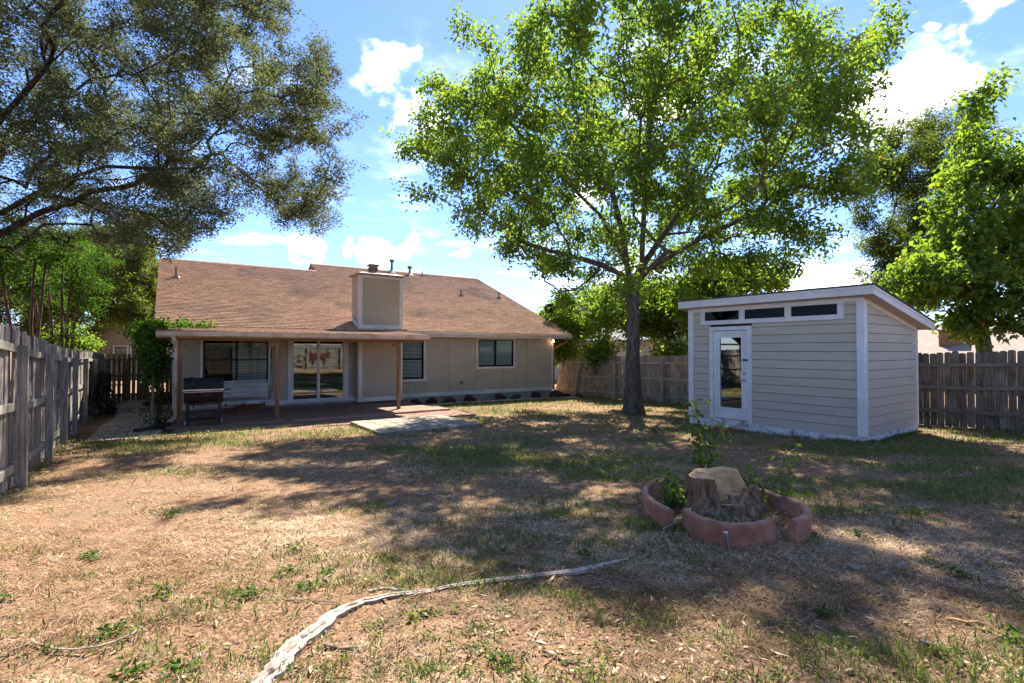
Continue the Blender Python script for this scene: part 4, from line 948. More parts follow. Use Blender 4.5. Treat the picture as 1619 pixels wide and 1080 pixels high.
def build_tree(root, inv, NA, PA, RA, mbark, mleaf, rng, nleaf, L_, W_, spread, rmax_leaf=.03, droop=.25, name_b='branches', tcol=None, thin=.0, hole=None, flat=.8):
    e = np.where(PA >= 0)[0]; P0 = NA[PA[e]]; P1 = NA[e]; R0 = np.minimum(RA[PA[e]], RA[e] * 1.35); R1 = RA[e]
    big = R1 > .045
    Vs, Fs = [], []; off = 0
    for msk, n in ((big, 9), (~big, 3)):
        if msk.sum() == 0: continue
        V, F = tubes_np(P0[msk], P1[msk], R0[msk], R1[msk], n); Vs.append(V); Fs.append(F + off); off += len(V)
    o = bpy.data.objects.new(name_b, npmesh(name_b, np.concatenate(Vs), np.concatenate(Fs), mbark, smooth=True)); link(o, root, inv)
    sm = np.where(R1 < rmax_leaf)[0]
    ln = np.linalg.norm(P1[sm] - P0[sm], axis=1); tipw = (RA[e][sm] < .016) * 3 + 1.0
    pr = ln * tipw; pr /= pr.sum()
    # twig sprays: pick spray centres on twigs then leaves round each
    ns = nleaf // 14
    ei = rng.choice(sm, ns, p=pr); t = rng.random(ns)[:, None]
    sc_ = P0[ei] * (1 - t) + P1[ei] * t + rng.normal(0, 1, (ns, 3)) * np.array([spread, spread, spread * flat])
    if hole is not None: sc_ = sc_[~hole(sc_)]
    ns = len(sc_)
    C = np.repeat(sc_, 14, 0) + rng.normal(0, 1, (ns * 14, 3)) * np.array([L_ * 1.0, L_ * 1.0, L_ * .8])
    V, F = leaves_np(C, L_, W_, rng, droop)
    sprayc = np.repeat(np.clip(rng.normal(.45, .2, ns), 0, 1), 14)
    rn = np.clip(sprayc * .6 + rng.random(ns * 14) * .45, 0, .95); rn[rng.random(ns * 14) < .006] = 1.0
    o2 = bpy.data.objects.new('crown', npmesh('crown', V, F, mleaf, np.repeat(rn, 4))); link(o2, root, inv)
    return o, o2
def trunk_mesh(pts, rad, mbark, parent, inv, flare=.5, n=28, name='trunk', seed=1, amp=.05, fl_h=.45):
    r = np.random.default_rng(seed); ph = r.random(8) * 6.28
    pts = [Vector(p) for p in pts]; V = []; F = []; dense = []; k = 8
    for i in range(len(pts) - 1):
        for j in range(k): dense.append((pts[i].lerp(pts[i + 1], j / k), rad[i] + (rad[i + 1] - rad[i]) * j / k))
    dense.append((pts[-1], rad[-1])); z0 = pts[0].z
    for p, rr in dense:
        h = p.z - z0
        for q in range(n):
            a = 2 * math.pi * q / n
            f = 1 + flare * math.exp(-h / fl_h) * (.75 + .35 * math.sin(a * 5 + ph[0]))
            f *= 1 + amp * math.sin(a * 9 + ph[1] + h * 1.1) + amp * .8 * math.sin(a * 4 + ph[2] - h * 1.7) + r.normal(0, amp * .25)
            V.append((p.x + math.cos(a) * rr * f, p.y + math.sin(a) * rr * f, p.z))
    for i in range(len(dense) - 1):
        for q in range(n): F.append((i * n + q, i * n + (q + 1) % n, (i + 1) * n + (q + 1) % n, (i + 1) * n + q))
    F.append(tuple((len(dense) - 1) * n + q for q in range(n)))
    return MB().add(V, F).obj(name, mbark, parent, inv, smooth=True)
def sample_env(n, fn, lo, hi, rng, mind=.0):
    out_ = []; lo = np.array(lo, float); hi = np.array(hi, float); tot = 0
    while tot < n:
        P = lo + (hi - lo) * rng.random((n * 4, 3)); k = fn(P); P = P[k]; out_.append(P); tot += len(P)
    return np.concatenate(out_)[:n]

# ------------------------------------------------------------------ the big tree in the yard
TX, TY = 11.42, 10.55; TZ = G(TX, TY)
bt = thing('shade_tree', 'tall spreading shade tree with bright green leaves between the house and the shed', 'tree', (TX, TY, TZ)); bi = winv(bt)
fk = Vector((TX + .02, TY + .0, 3.62))
trunk_mesh([(TX, TY, TZ - .08), (TX + .03, TY, .6), (TX + .05, TY, 2.0), (TX + .03, TY, 3.1), (TX + .02, TY, 3.72)], [.24, .21, .185, .19, .235], M['bark'], bt, bi, flare=.62, seed=4)
r_ = np.random.default_rng(11)
def c2w(lat, dep, z): return (lat * CH + dep * SH, -lat * SH + dep * CH, z)
def P_(u, v, d): # world point seen at photo pixel (u,v) at distance d along the view
    x = (u - 809.5) / 803.6 * d; return c2w(x, d, 1.6 + (553.7 - v) / 803.6 * d)
limbs = [(None, [fk])]
def limb(pts, frm=0):
    limbs.append((frm, pts)); return sum(len(l[1]) for l in limbs) - 1
limb([P_(996, 430, 15.4), P_(975, 385, 15.2), P_(950, 340, 15.0), P_(900, 290, 14.7), P_(860, 250, 14.5), P_(800, 185, 14.2)])
limb([P_(992, 425, 15.6), P_(985, 370, 15.9), P_(968, 300, 16.2), P_(950, 220, 16.6), P_(935, 120, 17)])
limb([P_(1015, 420, 15.4), P_(1018, 350, 15.2), P_(1026, 250, 15.0), P_(1028, 130, 14.8), P_(1030, 20, 14.6)])
limb([P_(1020, 415, 15.6), P_(1050, 370, 15.9), P_(1085, 320, 16.4), P_(1130, 250, 16.8), P_(1180, 160, 17.2)])
limb([P_(1022, 428, 15.2), P_(1060, 405, 14.9), P_(1120, 370, 14.6), P_(1200, 335, 14.4), P_(1280, 290, 14.3)])
limb([P_(985, 435, 15.2), P_(950, 418, 14.9), P_(905, 405, 14.6), P_(865, 395, 14.2), P_(820, 380, 14.0)])
def env_big(P):
    z = P[:, 2]; zc = np.interp(z, [2.6, 3.4, 4.5, 6, 7.5, 9, 10.5, 12, 13, 13.8], [2.2, 3.6, 5.1, 6.3, 6.7, 6.7, 6.2, 5.0, 3.2, 1.0])
    x = P[:, 0] - (TX + .25); y = P[:, 1] - (TY - .1); ax_ = x * SH + y * CH; lt_ = x * CH - y * SH; r = np.hypot(lt_, np.where(ax_ < 0, ax_ * 1.38, ax_ * 1.05)); a = np.arctan2(y, x)
    wob = 1 + .10 * np.sin(3 * a + z * .9) + .08 * np.sin(7 * a - z * 1.7) + .05 * np.sin(11 * a + 2.5 * z)
    ok = r < zc * wob
    low = (z < 4.6) & (r < 1.6); ok &= ~low
    inner = (r < zc * .35) & (rng.random(len(r)) < .5); ok &= ~inner
    ok &= ~((x * CH - y * SH < -2.6) & (z < 3.9 + .0 * x))
    xs2, ys2 = P[:, 0] - .593 * z, P[:, 1] - .593 * z; ds, ls = xs2 * SH + ys2 * CH, xs2 * CH - ys2 * SH
    ok &= ~((ds < 4.5) & (ls < -.9)); ok &= ~((ds < 2.6) & (ls < 1.2))
    cell = np.sin(P[:, 0] * 1.9 + 1) + np.sin(P[:, 1] * 2.1 + 2) + np.sin(z * 2.3 + P[:, 0] * .7)
    return ok & (cell > -1.05)
att = sample_env(900, env_big, (TX - 8.5, TY - 8.5, 2.9), (TX + 8.5, TY + 8.5, 15), r_)
NA, PA, RA, _ = grow(limbs, att, r_, tip=.0125, p=2.2, step=.55, pen=.32, lift=-.03)
build_tree(bt, bi, NA, PA, RA, M['bark'], M['leaf_big'], r_, 122000, .135, .075, .20, rmax_leaf=.032, droop=.45, hole=lambda P: (np.hypot(P[:, 0] - TX, P[:, 1] - TY) < 1.9) & (P[:, 2] < 6.3))

# ------------------------------------------------------------------ live oak on the left
OX, OY = -6.4, 14.6; OZ = G(OX, OY)
ot = thing('live_oak', 'large dark live oak overhanging the left fence and side yard', 'tree', (OX, OY, OZ)); oi_ = winv(ot)
fo_ = Vector(P_(-150, 440, 10.6))
trunk_mesh([(OX, OY, OZ - .1), (OX + .1, OY - .1, 1.2), (fo_.x, fo_.y, fo_.z)], [.52, .44, .40], M['bark_dark'], ot, oi_, flare=.4, seed=8)
limbs = [(None, [fo_])]
a1 = limb([P_(-60, 400, 10.6), P_(0, 368, 10.8), P_(60, 335, 11), P_(120, 315, 11.2), P_(200, 310, 11.5), P_(285, 300, 11.8)])
a2 = limb([P_(-70, 360, 10.4), P_(0, 335, 10.6), P_(80, 290, 10.8), P_(165, 262, 11), P_(250, 266, 11.3), P_(330, 264, 11.7), P_(400, 290, 12.2), P_(450, 330, 12.6)])
a3 = limb([P_(165, 225, 10.9), P_(148, 190, 10.8), P_(155, 150, 10.7), P_(190, 105, 10.8), P_(230, 60, 11)], 12)
a4 = limb([P_(230, 228, 11), P_(290, 215, 11.4), P_(350, 185, 12), P_(395, 170, 12.6)], 12)
a5 = limb([P_(-60, 260, 10), P_(0, 180, 9.8), P_(60, 110, 9.8), P_(110, 60, 10)])
a6 = limb([P_(-80, 330, 12), P_(-40, 260, 13), P_(40, 200, 14), P_(140, 120, 14.5)])
def env_oak(P):
    x, y, z = P[:, 0], P[:, 1], P[:, 2]
    lat = x * CH - y * SH; dep = x * SH + y * CH
    u = 809.5 + 803.6 * lat / dep; v = 553.7 - 803.6 * (z - 1.6) / dep
    q = np.abs((lat + 10.2) / 6.6) ** 2.4 + np.abs((dep - 12.2) / 4.6) ** 2.4 + np.abs((z - 8.0) / 5.4) ** 2.4
    ok = q < 1
    right = np.interp(v, [-400, 0, 60, 150, 230, 290, 350, 395, 430], [400, 460, 500, 548, 578, 582, 568, 500, 80])
    right = right + 14 * np.sin(v * .11) + 9 * np.sin(v * .23 + 1)
    bot = np.interp(u, [-400, 0, 60, 130, 200, 250, 300, 340, 400, 440, 500, 560, 580], [410, 405, 400, 375, 390, 400, 385, 350, 330, 345, 382, 372, 330]) + 6 * np.sin(u * .13)
    ok &= (u < right) & (v < bot) & (z > 3.0)
    cell = np.sin(x * 2.3 + 1) + np.sin(y * 2.5 + 2) + np.sin(z * 2.9 + x * .7)
    return ok & (cell > -.95)
r_ = np.random.default_rng(21)
att = sample_env(1150, env_oak, (-16, 3, 3), (4, 22, 13.5), r_)
NA, PA, RA, _ = grow(limbs, att, r_, tip=.0085, p=2.15, step=.42, pen=.22, lift=.03, jit=.16)
build_tree(ot, oi_, NA, PA, RA, M['bark_dark'], M['leaf_oak'], r_, 370000, .068, .034, .16, rmax_leaf=.022, droop=.1)

# ------------------------------------------------------------------ generic smaller trees
def simple_tree(name, label, cx_, cy_, trunk_pts, trunk_r, envc, envr, natt, nleaf, L_, W_, mleaf, mbark, seed, group=None, base=None, droop=.35, tip=.009, clipf=None, spread=.18, cat='tree', flare=.35, pen=.3, lift=0):
    bz = G(cx_, cy_) if base is None else base
    t = thing(name, label, cat, (cx_, cy_, bz), group=group); inv = winv(t); r = np.random.default_rng(seed)
    tp = [(cx_, cy_, bz - .1)] + trunk_pts
    trunk_mesh(tp, trunk_r, mbark, t, inv, flare=flare, seed=seed, n=14)
    top = Vector(tp[-1]); envc = [envc] if not isinstance(envc[0], (tuple, list)) else envc; envr = [envr] if not isinstance(envr[0], (tuple, list)) else envr
    def fn(P):
        ok = np.zeros(len(P), bool)
        for c, rr in zip(envc, envr):
            a = np.arctan2(P[:, 1] - c[1], P[:, 0] - c[0])
            q = ((P - np.array(c)) / np.array(rr)) ; q = (q ** 2).sum(1)
            ok |= q < (1 + .18 * np.sin(5 * a + P[:, 2] * 1.3 + seed) + .12 * np.sin(9 * a - P[:, 2] * 2.1)) ** 2
        cell = np.sin(P[:, 0] * 2.3 + seed) + np.sin(P[:, 1] * 2.5 + 2) + np.sin(P[:, 2] * 2.9 + P[:, 0] * .7)
        ok &= cell > -1.0
        if clipf is not None: ok &= clipf(P)
        return ok
    lo = np.min([np.array(c) - np.array(q) * 1.3 for c, q in zip(envc, envr)], 0); hi_ = np.max([np.array(c) + np.array(q) * 1.3 for c, q in zip(envc, envr)], 0)
    att = sample_env(natt, fn, lo, hi_, r)
    NA, PA, RA, _ = grow([(None, [top])], att, r, tip=tip, p=2.3, step=.5, pen=pen, lift=lift)
    build_tree(t, inv, NA, PA, RA, mbark, mleaf, r, nleaf, L_, W_, spread, rmax_leaf=.03, droop=droop)
    return t
# mulberry behind the dark fence on the right
m0 = P_(1590, 560, 15.0)
simple_tree('mulberry_tree', 'broad-leaved bright green tree rising above the dark fence at the right', 19.4, 4.4, [(19.3, 4.5, 1.5), (19.2, 4.6, 3.2)], [.20, .17, .15],
            [P_(1580, 380, 13.6), P_(1610, 250, 13.8), P_(1600, 480, 13.2), P_(1480, 440, 13.6), P_(1520, 300, 13.9), P_(1568, 150, 13.9), P_(1700, 330, 13.6)], [(1.5, 1.5, 1.5), (.9, 1.2, 1.3), (1.4, 1.6, .9), (1.1, 1.1, .8), (.6, .7, .8), (.28, .35, 1.1), (1.3, 1.5, 2.0)], 330, 26000, .17, .11, M['leaf_mul'], M['bark'], 31, droop=.6, spread=.13)
# grey-green live oak behind
simple_tree('oak_tree', 'grey-green live oak with a dark trunk beyond the dark fence', 22.8, 8.1, [(22.7, 8.2, 1.6), (22.5, 8.3, 3.0)], [.42, .36, .34],
            [P_(1470, 330, 19.0), P_(1430, 260, 18.6), P_(1440, 400, 18.2), P_(1510, 220, 19), P_(1530, 400, 19.5), P_(1400, 330, 19), P_(1440, 460, 19.5)], [(2.4, 2.2, 2.4), (1.5, 1.8, 1.6), (1.7, 1.6, 1.3), (1.3, 1.6, 1.3), (2.2, 2.4, 1.5), (1.0, 1.2, 1.2), (1.8, 1.5, 1.0)], 520, 110000, .095, .048, M['leaf_bg'], M['bark_dark'], 33, droop=.1)
# shrubby trees along the side fence, behind the big tree
gp = 'leafy trees behind the side fence'
simple_tree('leafy_tree', 'leafy green tree behind the house corner, left of the big trunk', 18.2, 19.0, [(18.2, 19.0, 1.4)], [.12, .10], [P_(900, 515, 25), P_(885, 550, 24.5), P_(930, 475, 25)], [(1.6, 1.4, 1.5), (1.1, .8, .9), (1.2, 1.3, .9)], 150, 13000, .16, .10, M['leaf_mul'], M['bark'], 41, group=gp, droop=.5)
simple_tree('leafy_tree', 'dense green tree filling the gap directly behind the big tree trunk', 18.4, 15.0, [(18.4, 15.0, 1.2)], [.12, .10], [P_(985, 490, 22.5), P_(955, 550, 22.5), P_(1020, 465, 22.5)], [(1.4, 1.2, 1.4), (.8, .7, .7), (1.2, 1.2, .8)], 140, 12000, .16, .10, M['leaf_mul'], M['bark'], 42, group=gp, droop=.5)
simple_tree('leafy_tree', 'green tree behind the tan fence just left of the shed', 18.0, 11.6, [(18.0, 11.6, 1.2)], [.12, .10], [P_(1055, 500, 21), P_(1060, 550, 20.8), P_(1100, 455, 20.8)], [(1.3, 1.0, 1.2), (1.1, .7, .6), (1.2, 1.2, .7)], 150, 13000, .16, .10, M['leaf_mul'], M['bark'], 43, group=gp, droop=.5)
simple_tree('leafy_tree', 'green treetop showing over the left part of the shed roof', 18.6, 8.3, [(18.6, 8.3, 1.4)], [.12, .10], [P_(1150, 440, 19), P_(1210, 440, 19), P_(1120, 480, 19)], [(1.3, 1.3, .8), (.9, 1.0, .5), (1.2, 1.2, 1.0)], 110, 9500, .15, .09, M['leaf_mul'], M['bark'], 44, group=gp, droop=.5)
# crape myrtles beyond the left fence (red-brown stems)
def myrtle(label, cx_, cy_, stems, envc, envr, seed, nleaf):
    bz = G(cx_, cy_); t = thing('crape_myrtle', label, 'tree', (cx_, cy_, bz), group='crape myrtles behind the left fence'); inv = winv(t); r = np.random.default_rng(seed)
    limbs_ = []; idx = 0
    for (dx, dy, tx, ty, tz) in stems:
        pts = []
        for k in range(6):
            q = k / 5; pts.append((cx_ + dx + (tx - dx) * q + .05 * math.sin(q * 5 + dx * 9), cy_ + dy + (ty - dy) * q + .04 * math.sin(q * 6 + dy * 7), bz - .05 + (tz - bz) * q))
        MB().tube(pts, [.055, .05, .046, .042, .036, .03], 8).obj('trunk', M['bark_red'], t, inv, smooth=True)
        limbs_.append((None, [pts[-1]]))
    def fn(P):
        ok = np.zeros(len(P), bool)
        for c, rr in zip(envc, envr): ok |= (((P - np.array(c)) / np.array(rr)) ** 2).sum(1) < 1
        return ok
    lo = np.min([np.array(c) - np.array(q) for c, q in zip(envc, envr)], 0); hi_ = np.max([np.array(c) + np.array(q) for c, q in zip(envc, envr)], 0)
    att = sample_env(90, fn, lo, hi_, r)
    NA, PA, RA, _ = grow(limbs_, att, r, tip=.006, p=2.2, step=.4, pen=.15)
    build_tree(t, inv, NA, PA, RA, M['bark_red'], M['leaf_vine'], r, nleaf, .07, .042, .16, rmax_leaf=.03)
c1 = P_(110, 500, 10.5); c2 = P_(45, 470, 10)
ma = c2w(-.895 * 17, 17, 0); mb_ = c2w(-.964 * 14, 14, 0)
myrtle('crape myrtle with smooth red-brown stems fanning up beyond the middle of the left fence', ma[0], ma[1], [(-.12, 0, -.25, .1, 4.3), (0, .05, .15, .2, 4.6), (.10, -.05, .40, .1, 4.5), (.16, .1, .62, .4, 4.2), (-.2, .1, -.75, .2, 4.3)], [P_(95, 400, 17), P_(140, 430, 17.5), P_(55, 405, 17), P_(120, 480, 17.5), P_(60, 470, 17.5)], [(1.7, 1.7, .9), (1.2, 1.2, .8), (1.4, 1.4, .9), (1.0, 1.0, .7), (.9, .9, .6)], 51, 13000)
myrtle('crape myrtle with leaning red-brown stems at the left edge of the picture', mb_[0], mb_[1], [(-.15, 0, -.75, .1, 3.9), (-.05, 0, -.45, .2, 4.1), (.25, .1, .15, .3, 4.2), (.3, 0, .38, .2, 4.1)], [P_(20, 400, 14), P_(60, 420, 14), P_(-30, 410, 14)], [(1.3, 1.3, .8), (.9, .9, .5), (1.3, 1.3, .9)], 52, 8000)
# trees in the background on the left
gb_ = 'background trees beyond the left fence'
simple_tree('slender_tree', 'slender grey-trunked tree behind the gate with olive-green leaves', -5.6, 27.5, [(-5.6, 27.5, 2.0), (-5.5, 27.4, 4.6)], [.15, .11, .08], [P_(170, 440, 24), P_(215, 480, 24), P_(130, 470, 24), P_(230, 400, 24)], [(2.2, 2.2, 2.0), (1.2, 1.6, 1.4), (1.6, 1.6, 1.2), (.9, 1.2, 1.0)], 260, 52000, .11, .06, M['leaf_bg'], M['bark'], 61, group=gb_)
simple_tree('yard_tree', 'olive-green tree filling the view over the grey fence at the far left', -13.5, 19.5, [(-13.5, 19.5, 2.0)], [.2, .15], [P_(20, 470, 22), P_(60, 430, 22), P_(-80, 440, 22), P_(60, 500, 22)], [(2.6, 2.6, 2.0), (2.0, 2.2, 1.8), (2.6, 2.6, 2.4), (1.5, 1.5, 1.0)], 260, 46000, .12, .07, M['leaf_bg'], M['bark_dark'], 62, group=gb_)
simple_tree('yard_tree', 'leafy tree behind the dark-roofed neighbour house', -9.5, 38, [(-9.5, 38, 2.5)], [.2, .15], [P_(110, 450, 33), P_(170, 430, 33), P_(220, 470, 33), P_(100, 500, 33)], [(3.4, 3.4, 2.8), (3.4, 3.4, 2.4), (2.2, 2.2, 2.2), (2, 2, 1.6)], 260, 42000, .17, .10, M['leaf_bg'], M['bark_dark'], 63, group=gb_)
simple_tree('shrub', 'leafy shrub showing just above the far end of the left fence', -3.6, 20.6, [(-3.6, 20.6, .9)], [.06, .04], [P_(128, 548, 18.5), P_(105, 530, 17.5)], [(.5, .7, .35), (.5, .7, .3)], 50, 2600, .10, .06, M['leaf_mul'], M['bark'], 64, cat='shrub')
# vine climbing the left end of the patio cover
vt = thing('vine', 'green vine climbing a post at the left end of the patio cover', 'vine', (-.22, 15.6, G(-.2, 15.6))); vi = winv(vt); r = np.random.default_rng(71)
MB().box(-.36, -.30, 15.2, 15.26, -.4, 1.75).obj('support_post', M['fence_post'], vt, vi)
for k in range(9):
    px_, py_ = -.22 + r.normal(0, .07), 15.5 + r.normal(0, .15); pts = [(px_, py_, -.35)]
    for q in range(9): pts.append((pts[-1][0] + r.normal(0, .045), pts[-1][1] + r.normal(0, .045), pts[-1][2] + .28))
    MB().tube(pts, .016, 5).obj('stem', M['bark_red'], vt, vi)
sc_ = np.concatenate([np.stack([r.normal(-.30, .11, 260), r.normal(15.4, .25, 260), np.clip(r.normal(1.45, .35, 260), .5, 2.3)], -1),
                      np.stack([r.normal(-.32, .17, 170), r.normal(15.3, .3, 170), r.normal(2.02, .12, 170)], -1),
                      np.stack([-.35 + 1.5 * r.beta(1, 2.2, 70), r.normal(16.4, .3, 70), np.zeros(70)], -1),
                      np.stack([r.normal(-.2, .12, 16), r.normal(15.4, .2, 16), r.uniform(-.3, .6, 16)], -1),
                      np.stack([r.normal(-.5, .1, 50), r.normal(15.6, .30, 50), r.normal(1.85, .2, 50)], -1)])
q = slice(430, 500); sc_[q, 2] = [pz(min(max(y, PY0), 17)) + abs(r.normal(.05, .05)) for y in sc_[q, 1]]
C = np.repeat(sc_, 12, 0) + r.normal(0, .07, (len(sc_) * 12, 3)); Vv, Ff = leaves_np(C, .085, .065, r, .6)
link(bpy.data.objects.new('foliage', npmesh('foliage', Vv, Ff, M['leaf_vine'], np.repeat(r.random(len(C)), 4))), vt, vi)

# ------------------------------------------------------------------ neighbours
def gable_house(name, label, x0, x1, y0, y1, zb, ze, zr, axis, mw, mr, over=.4):
    t = thing(name, label, 'house', ((x0 + x1) / 2, (y0 + y1) / 2, zb)); inv = winv(t)
    MB().box(x0, x1, y0, y1, zb, ze).obj('wall', mw, t, inv)
    b = MB(); th = .14
    if axis == 'x':
        ym = (y0 + y1) / 2; s_ = (zr - ze) / (ym - y0); e0 = ze - over * s_
        b.prism([(x0 - over, y0 - over, e0), (x0 - over, ym, zr), (x0 - over, y1 + over, e0), (x0 - over, y1 + over, e0 + th), (x0 - over, ym, zr + th), (x0 - over, y0 - over, e0 + th)], (x1 - x0 + 2 * over, 0, 0))
        g = MB().prism([(x0, y0 + .01, ze + .001), (x0, ym, zr - .01), (x0, y1 - .01, ze + .001)], (x1 - x0, 0, 0))
    else:
        xm = (x0 + x1) / 2; s_ = (zr - ze) / (xm - x0); e0 = ze - over * s_
        b.prism([(x0 - over, y0 - over, e0), (xm, y0 - over, zr), (x1 + over, y0 - over, e0), (x1 + over, y0 - over, e0 + th), (xm, y0 - over, zr + th), (x0 - over, y0 - over, e0 + th)], (0, y1 - y0 + 2 * over, 0))
        g = MB().prism([(x0 + .01, y0, ze + .001), (xm, y0, zr - .01), (x1 - .01, y0, ze + .001)], (0, y1 - y0, 0))
    ro = b.obj('roof', mr, t, inv); g.obj('gable', mw, t, inv)
    return t, inv, ro
t, inv, ro = gable_house('neighbor_house', 'tan neighbour house with a dark roof beyond the gate', -7.2, 6, 46, 56, -.6, 2.1, 4.6, 'y', M['neigh_tan'], M['roof_dark'])
b = MB().box(-7.6, -4.2, 43.0, 45.99, -.6, 1.9).obj('garage_wing', M['neigh_tan'], t, inv)
MB().prism([(-8.0, 42.6, 1.9), (-5.9, 42.6, 3.15), (-3.8, 42.6, 1.9), (-3.8, 42.6, 2.05), (-5.9, 42.6, 3.32), (-8.0, 42.6, 2.05)], (0, 3.4, 0)).obj('wing_roof', M['roof_dark'], t, inv)
for k in range(2):
    x0 = -3.35 + k * .98
    w = MB().box(x0, x0 + .90, 45.93, 45.99, .9, .98).box(x0, x0 + .90, 45.93, 45.99, 1.86, 1.94).box(x0, x0 + .09, 45.93, 45.99, .98, 1.86).box(x0 + .81, x0 + .9, 45.93, 45.99, .98, 1.86).obj('window', M['white'], t, inv)
    MB().box(x0 + .09, x0 + .81, 45.95, 45.97, .98, 1.86).obj('pane', M['glass'], w)
t, inv, ro = gable_house('neighbor_house', 'neighbour house with a grey gabled roof seen behind the big tree trunk', 22.5, 33, 18, 32, -.6, 2.3, 5.4, 'y', M['neigh_grey'], M['roof_grey'])
MB().box(22.30, 22.44, 24.3, 26.3, -.6, 1.9).obj('dark_doorway', M['interior'], t, inv)
MB().prism([(21.4, 25.2, 2.2), (23.6, 25.2, 3.6), (25.8, 25.2, 2.2)], (0, 2.4, 0)).obj('porch_gable', M['roof_dark'], t, inv)
MB().prism([(21.2, 25.0, 2.12), (23.6, 25.0, 3.68), (26.0, 25.0, 2.12), (26.0, 25.0, 2.26), (23.6, 25.0, 3.86), (21.2, 25.0, 2.26)], (0, .19, 0)).obj('porch_rake', M['white'], t, inv)
t, inv, ro = gable_house('neighbor_house', 'neighbour house with a low tan roof beyond the dark fence at the right', 33, 45, -8, 20, -.8, .9, 3.0, 'y', M['neigh_tan'], M['roof_tan'])
MB().box(35.2, 35.9, 9.3, 10.1, 1.2, 2.65).box(35.15, 35.95, 9.25, 10.15, 2.652, 2.73).obj('chimney', M['neigh_brick'], t, inv)

# ------------------------------------------------------------------ patio things
# barbecue grill
gr = thing('charcoal_grill', 'black barrel charcoal grill on wheels at the left end of the deck', 'grill', (.70, 14.30, DZ), rz=-.06)
def barrel(b, x0, x1, r, cz, a0, a1, n=14, sz=1):
    Vv = []; m = n + 1
    for x in (x0, x1):
        for k in range(m):
            a = a0 + (a1 - a0) * k / n; ca, sa = math.cos(a), math.sin(a); Vv.append((x, r * math.copysign(abs(ca) ** .6, ca), cz + sz * r * math.copysign(abs(sa) ** .7, sa)))
    Ff = [(k, k + 1, m + k + 1, m + k) for k in range(n)] + [tuple(range(m))[::-1], tuple(range(m, 2 * m))]
    return b.add(Vv, Ff)
barrel(MB(), -.40, .40, .235, .83, math.pi, 2 * math.pi, sz=1.25).obj('firebox', M['rustblack'], gr)
barrel(MB(), -.41, .41, .245, .835, 0, math.pi, sz=1.25).obj('lid', M['black'], gr)
MB().box(-.42, .42, -.262, -.246, .845, .875).obj('lid_rim', M['chrome'], gr)
MB().tube([(-.38, -.26, .82), (-.38, -.33, .82), (.38, -.33, .82), (.38, -.26, .82)], .014, 6).obj('front_rail', M['chrome'], gr)
MB().tube([(-.2, -.24, .96), (-.2, -.30, .98), (.2, -.30, .98), (.2, -.24, .96)], .012, 6).obj('lid_handle', M['black'], gr)
for x, y in ((-.33, -.17), (.33, -.17), (-.33, .17), (.33, .17)):
    MB().box(x - .03, x + .03, y - .02, y + .02, .07, .66).obj('leg', M['black'], gr)
MB().box(-.30, .30, -.17, .17, .14, .165).obj('bottom_shelf', M['rustblack'], gr)
MB().box(-.30, .30, -.18, -.155, .50, .54).box(-.22, -.20, -.12, .12, .42, .56).obj('brace', M['rustblack'], gr)
MB().tube([(-.30, -.19, .35), (-.05, -.19, .18)], .012, 5).tube([(.32, -.19, .32), (.10, -.19, .18)], .012, 5).obj('brace', M['black'], gr)
for x in (-.37, .37):
    wv = MB().tube([(x - .02, -.17, .075), (x + .02, -.17, .075)], .075, 16).obj('wheel', M['wheel'], gr)
    MB().tube([(x - .026, -.17, .075), (x + .026, -.17, .075)], .028, 10).obj('hub', M['black'], wv)
for x in (-.33, .33): MB().tube([(x, .17, 0), (x, .17, .07)], .02, 6).obj('foot', M['black'], gr)
MB().box(.42, .56, -.16, .10, .83, .85).obj('side_shelf', M['black'], gr)
MB().tube([(.44, -.27, .80), (.52, -.27, .80)], .04, 10).obj('vent_knob', M['chrome'], gr)
MB().tube([(-.25, .05, 1.08), (-.25, .05, 1.16)], .035, 8).obj('chimney_stub', M['black'], gr)
# porch swing
sw = thing('porch_swing', 'white slatted porch swing hanging under the patio cover in front of the big window', 'porch swing', (1.66, 16.45, .14))
for k in range(8):
    z = .08 + k * .062; y = .27 + k * .018
    MB().box(-.80, .80, y, y + .016, z, z + .052).obj('back_slat', M['swing'], sw)
for k in range(6): MB().box(-.80, .80, -.28 + k * .088, -.205 + k * .088, .0, .018).obj('seat_slat', M['swing'], sw)
MB().box(-.83, .83, -.31, -.29, -.06, .03).obj('front_rail', M['swing'], sw)
for x in (-.78, 0, .78): MB().box(x - .02, x + .02, -.285, .28, -.07, -.003).obj('seat_support', M['swing'], sw)
for x in (-.84, .84):
    MB().box(x - .02, x + .02, -.30, .40, .20, .225).box(x - .018, x + .018, -.27, -.23, -.06, .198).obj('arm', M['swing'], sw)
for x in (-.84, .84):
    for y in (-.26, .30):
        MB().tube([(x, y, .0), (x, y * .35, 1.0), (x, 0, 1.78)], .009, 5).obj('chain', M['rustblack'], sw)
for x in (-.35, .1, .62): MB().tube([(x, -.32, -.03), (x, -.30, -.10)], .022, 6).obj('bracket', M['black'], sw)
lg = thing('firewood_log', 'split brown log lying on the deck under the right end of the swing', 'log', (2.0, 16.95, DZ), rz=.1)
MB().tube([(-.42, 0, .09), (-.2, 0, .10), (.2, .01, .095), (.42, 0, .09)], [.08, .09, .092, .085], 9).obj('bark', M['postwood'], lg)
MB().box(-.36, .30, -.16, -.06, .0, .035).obj('split_piece', M['deckedge'], lg)
